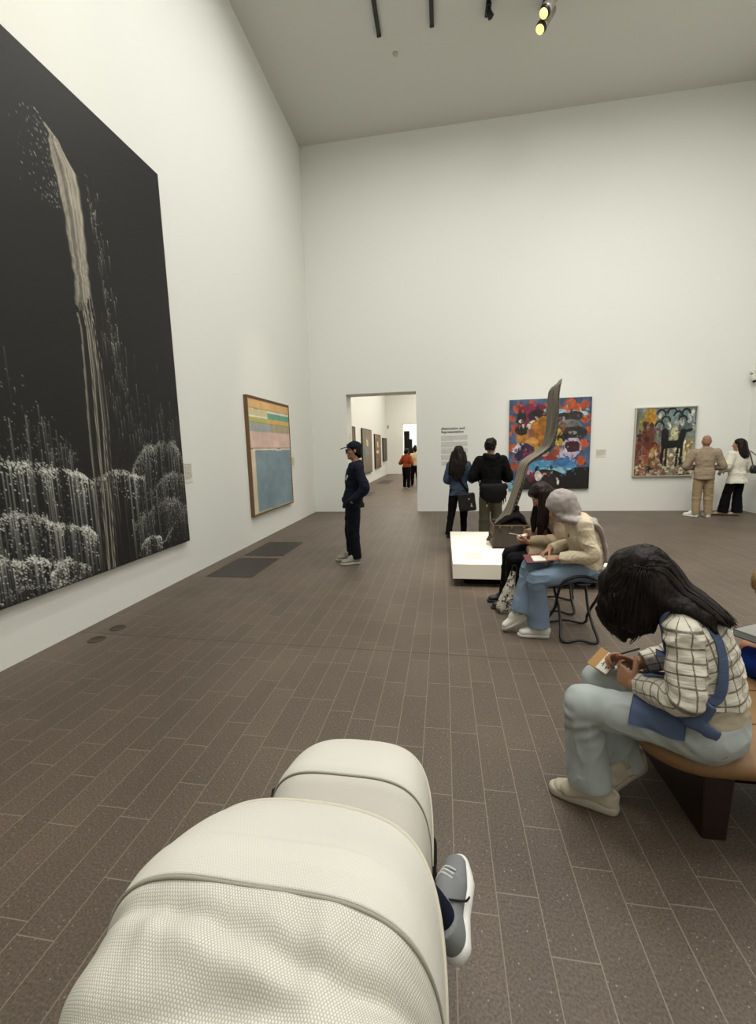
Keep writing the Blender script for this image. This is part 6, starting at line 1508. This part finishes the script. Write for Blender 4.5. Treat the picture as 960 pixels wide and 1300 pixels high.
def hood_surface(py, pz, a, rho, n, f0, f1, bump, nphi=70, nt=110, xs=0.0):
    """fabric swept about the side pivots; bump(phi, t, x) adds to the radius"""
    ph = np.radians(np.linspace(f0, f1, nphi)); t = np.linspace(0.02, math.pi-.02, nt)
    PH, TT = np.meshgrid(ph, t, indexing='ij'); c, s = np.cos(TT), np.sin(TT)
    x = a*np.sign(c)*np.abs(c)**(2/n); r = rho*np.abs(s)**(2/n); r = r+bump(np.degrees(PH), TT, x)*np.clip(np.abs(s)*3, 0, 1)
    P = np.stack([x+xs, py+r*np.sin(PH), pz+r*np.cos(PH)], -1)
    du = np.concatenate([np.zeros((1, nt)), np.cumsum(np.linalg.norm(np.diff(P, axis=0), axis=2), 0)], 0); dv = np.concatenate([np.zeros((nphi, 1)), np.cumsum(np.linalg.norm(np.diff(P, axis=1), axis=2), 1)], 1)
    mid = nt//2; du = np.repeat(du[:, mid:mid+1], nt, 1); dv = dv-dv[:, mid:mid+1]; dv = np.repeat(dv[nphi//2:nphi//2+1], nphi, 0)
    return P, np.stack([dv, du], -1)
def cloth_obj(name, P, UV, m, parent, th=.004):
    n0, n1 = P.shape[:2]; N_ = np.cross(np.gradient(P, axis=0), np.gradient(P, axis=1)); N_ /= np.linalg.norm(N_, axis=2)[..., None]+1e-9
    c = P.reshape(-1, 3).mean(0); 
    if ((P-c)*N_).sum() < 0: N_ = -N_
    V = np.concatenate([P.reshape(-1, 3), (P-N_*th).reshape(-1, 3)]); id_ = np.arange(n0*n1).reshape(n0, n1)
    F = np.stack([id_[:-1, :-1], id_[1:, :-1], id_[1:, 1:], id_[:-1, 1:]], -1).reshape(-1, 4)
    ring = np.concatenate([id_[0, :], id_[1:, -1], id_[-1, -2::-1], id_[-2:0:-1, 0]]); k = np.roll(ring, -1)
    me = mesh_np(name, V, np.vstack([F, F[:, ::-1]+n0*n1, np.stack([ring, ring+n0*n1, k+n0*n1, k], 1)]))
    set_vec(me, np.concatenate([UV.reshape(-1, 2)]*2)); bm = bmesh.new(); bm.from_mesh(me); bmesh.ops.recalc_face_normals(bm, faces=bm.faces); bm.to_mesh(me); bm.free()
    return link_mesh(name, me, m, parent)
def piping(P, r, off=.0):
    mb = MB(); mb.tube(P, r, 8); return mb
g = lambda d, w_: np.exp(-(d/w_)**2)
# nearer hood
PY, PZ, AW, RH, NN = -.35, .70, .25, .325, 3.7
def bump_back(p, t, x):
    sag = -.016*np.sin(np.clip((p+78)/78, 0, 1)*math.pi)
    wr = .008*vnoise(np.stack([x*9, p*.10, x*0], -1), 1, 3)+.020*g(p+14+4*np.sin(x*9), 3)*np.clip(.6+vnoise(np.stack([x*5, p*0, x*0+2], -1), 1, 4), 0, 1)-.014*g(p+9+4*np.sin(x*9), 2.6)+.014*g(p+27-6*np.sin(x*7), 4)-.010*g(p+21-6*np.sin(x*7), 3)+.010*g(x+.12, .018)*g(p+10, 9)
    pl = .006*np.sin(x*70+2*vnoise(np.stack([x*5, p*.03, x*0], -1), 1, 8))*g(p+8, 14)
    return (sag+wr+pl)*np.clip(-p/6, 0, 1)
P, UV = hood_surface(PY, PZ, AW, RH, NN, -84, 0, bump_back, 90, 130); hb = cloth_obj('rear_hood_panel', P, UV, WEAVE, st_r)
def bump_front(p, t, x):
    band = .007*np.clip(1-np.abs(p-6)/7.5, 0, 1)**.5
    sag = -.010*np.sin(np.clip((p-13)/35, 0, 1)*math.pi)*(1+.5*np.sin(x*11))
    return band+sag+.004*vnoise(np.stack([x*7, p*.05, x*0], -1), 1, 12)
P, UV = hood_surface(PY, PZ, AW, RH, NN, 0, 48, bump_front, 70, 130); hf = cloth_obj('front_hood_panel', P, UV, WEAVE_F, st_r)
piping(P[-1], .0045).build('hood_edge_piping', mat('cream_piping', '#c9c2b2', .8), hf)
piping(P[0]*1.0+A3((0, -.003, -.001)), .0024).build('seam_cord', mat('taupe_cord', '#9c988c', .85), hf)  # thin taupe cord running along the hood seam
# farther, lower hood
PY2, PZ2, AW2, RH2, N2 = .14, .47, .215, .318, 3.8
def bump_b2(p, t, x): return (-.018*np.sin(np.clip((p+70)/66, 0, 1)*math.pi)+.006*vnoise(np.stack([x*8, p*.06, x*0], -1), 1, 23))*np.clip(-(p+4)/6, 0, 1)
P, UV = hood_surface(PY2, PZ2, AW2, RH2, N2, -70, -4, bump_b2, 50, 90); h2 = cloth_obj('rear_hood_panel', P, UV, LINING, st_r)
def bump_f2(p, t, x): return .006*np.clip(1-np.abs(p-0)/5, 0, 1)**.5-.006*np.sin(np.clip((p-4)/44, 0, 1)*math.pi)+.003*vnoise(np.stack([x*6, p*.05, x*0], -1), 1, 32)
P, UV = hood_surface(PY2, PZ2, AW2, RH2, N2, -4, 50, bump_f2, 60, 90); h3 = cloth_obj('front_hood_panel', P, UV, WEAVE_F, st_r)
piping(P[0]+A3((0, -.002, 0)), .0024).build('seam_cord', mat('taupe_cord', '#9c988c', .85), h3); piping(P[-1], .004).build('hood_edge_piping', mat('cream_piping', '#c9c2b2', .8), h3)
# seats
def seat_shell(name, y0, z0, back, tilt):
    S = Sdf(.008)
    S.tube([(0, y0+.26, z0), (0, y0, z0-.02)], [(.175, .04), (.18, .045)], side=(1, 0, 0), k=.03)
    S.tube([(0, y0-.01, z0), (0, y0-back*math.sin(tilt), z0+back*math.cos(tilt))], [(.18, .04), (.165, .035)], side=(1, 0, 0), k=.03)
    for sx in (-1, 1): S.tube([(sx*.18, y0+.2, z0+.05), (sx*.185, y0-.02, z0+.08), (sx*.18, y0-back*.8*math.sin(tilt), z0+back*.8*math.cos(tilt))], [.02, .025, .02], k=.02)
    return S.build(name, mat('seat_padding', '#a9a497', .85), st_r)
seat_shell('seat', -.33, .47, .42, .35); seat_shell('seat', .16, .28, .36, .35)
CHAS = mat('graphite_tube', '#2a2a2c', .4, metal=.5)
mb = MB()
for sx in (-1, 1):
    mb.tube([(sx*.20, -.78, 1.02), (sx*.185, -.55, .72), (sx*.175, -.36, .55), (sx*.17, .1, .36), (sx*.16, .50, .16)], .014, 10, sub=5)
    mb.tube([(sx*.175, -.36, .55), (sx*.185, -.30, .30), (sx*.185, -.02, .15)], .013, 10, sub=4)
mb.tube([(-.20, .50, .16), (.20, .50, .16)], .012, 10); mb.tube([(-.205, -.02, .15), (.205, -.02, .15)], .012, 10); mb.tube([(-.20, .1, .36), (.20, .1, .36)], .012, 10)
mb.build('chassis', CHAS, st_r)
mb = MB(); mb.tube([(-.20, -.78, 1.02), (-.19, -.80, 1.04), (.19, -.80, 1.04), (.20, -.78, 1.02)], .018, 12, sub=3); mb.build('push_handle', mat('tan_handle', '#7a5331', .5), st_r)
mb = MB()
for x in (-.248, .248): mb.tube([(x-.01, PY, PZ), (x+.012*np.sign(x), PY, PZ)], .03, 16); mb.tube([(x-.008, PY2, PZ2), (x+.012*np.sign(x), PY2, PZ2)], .028, 16)
mb.build('hood_hinge', BLACKM, st_r)
mb = MB(); mb.tube([(-.222, .15, .48), (-.23, .17, .58), (-.224, .19, .655)], .009, 8, sub=3); mb.build('side_strut', BLACKM, st_r)
for x, y, r_ in ((-.225, .0, .12), (.225, .0, .12), (-.20, .52, .09), (.20, .52, .09)):
    a = np.linspace(0, 2*math.pi, 33)[:-1]; mb = MB(); mb.tube([(x, y+(r_-.018)*math.cos(t), r_+(r_-.018)*math.sin(t)) for t in a], .018, 10, closed=True, flat=1.1); wl = mb.build('wheel', mat('tyre_rubber', '#1c1c1c', .8), st_r)
    mb = MB(); mb.tube([(x-.012, y, r_), (x+.012, y, r_)], .022, 12)
    for k in range(5): t = k*2*math.pi/5; mb.tube([(x, y, r_), (x, y+(r_-.03)*math.cos(t), r_+(r_-.03)*math.sin(t))], .008, 6)
    mb.build('hub', mat('grey_hub', '#6d6d6c', .5), wl)
mb = MB(); slab(mb, -.17, .17, -.28, .42, .05, [(.03, .17), (.0, .2), (-.01, .30), (-.008, .305)]); mb.build('basket', mat('basket_mesh', '#3a3935', .85), st_r)

# child riding in the nearer seat: one foot shows beside the hood
O5 = (STX, .47, 0)
J = sit((0, .03, .545), ((-.07, .25, .60), (.10, .24, .62)), ((-.07, .33, .40), (.226, .25, .69)), ((-.07, .42, .36), (.25, .31, .62)), (0, -.03, .885), (0, 1, -.1), (0, .1, 1),
        ((-.10, .0, .76), (.10, .0, .76)), ((-.13, .06, .63), (.13, .06, .64)), ((-.06, .17, .62), (.06, .17, .63)),
        (dict(D=(.3, .9, 0), N=(.2, 0, -1), T=(1, 0, 0), sz=.62), dict(D=(-.3, .9, 0), N=(-.2, 0, -1), T=(-1, 0, 0), sz=.62)), (0, -.02, .79), hip=.06)
sp = [((0, .0, .56), .11, .085), ((0, -.01, .64), .105, .08), ((0, -.015, .72), .108, .075), ((0, -.015, .77), .09, .06), ((0, -.02, .80), .05, .042)]
sp = [(A3(p), a, b) for p, a, b in sp]
rid = figure('child in the stroller with one grey trainer showing beside the cream hood', O5, 0, J, sp, '#b98a6c', .006, .80, arm=(.030, .026, .02), leg=(.05, .034, .018))
jumper('shirt', mat('navy_jersey', '#2b3346', .85), J, sp, rid, (0, 0, .01), .55, .012, (.048, .044, .038), .9, .006)
jeans('trousers', J, sp, mat('sand_trousers', '#b5926c', .85), rid, .60, (.062, .05, .040), (-.02, -.025), .0, .005)
S = Sdf(.006, hair_disp(.006)); skull_cap(S, J, .80, .012, .05, -.02); S.build('hair', HAIR_BROWN, rid)
SNK = mat('grey_knit_upper', '#77797a', .7, bump=(500, .3, .001)); SNS = mat('bright_white_midsole', '#d9d8d4', .45)
shr = shoe(rid, (.274, .215, .60), math.radians(-3), SNK, SNS, .76, roll=math.radians(-26), vox=.0042, low=.85, thick=.036, pitch=0)
shoe(rid, (-.07, .30, .345), 0, SNK, SNS, .78, vox=.006, low=.85, thick=.034)
S = Sdf(.004); S.tube([(0, .05, .09), (0, .043, .14), (-.004, .04, .17)], [(.030, .036), (.029, .033), (.029, .032)], side=(1, 0, 0), sub=2); S.build('sock', mat('navy_sock', '#151a28', .85), shr)
mb = MB()
for j in range(3): y = .14+.02*j; mb.tube([(-.024, y, .102-.010*j), (0, y+.006, .1175-.0125*j), (.026, y-.002, .100-.010*j)], .0035, 6, sub=3)
mb.build('laces', mat('pale_lace', '#b9bab7', .7), shr)
mb = MB(); mb.tube([(.026, .072, .112), (.038, .092, .08), (.045, .115, .05), (.048, .135, .036)], .003, 6, sub=3); mb.build('strap_edge', BLACKM, shr)
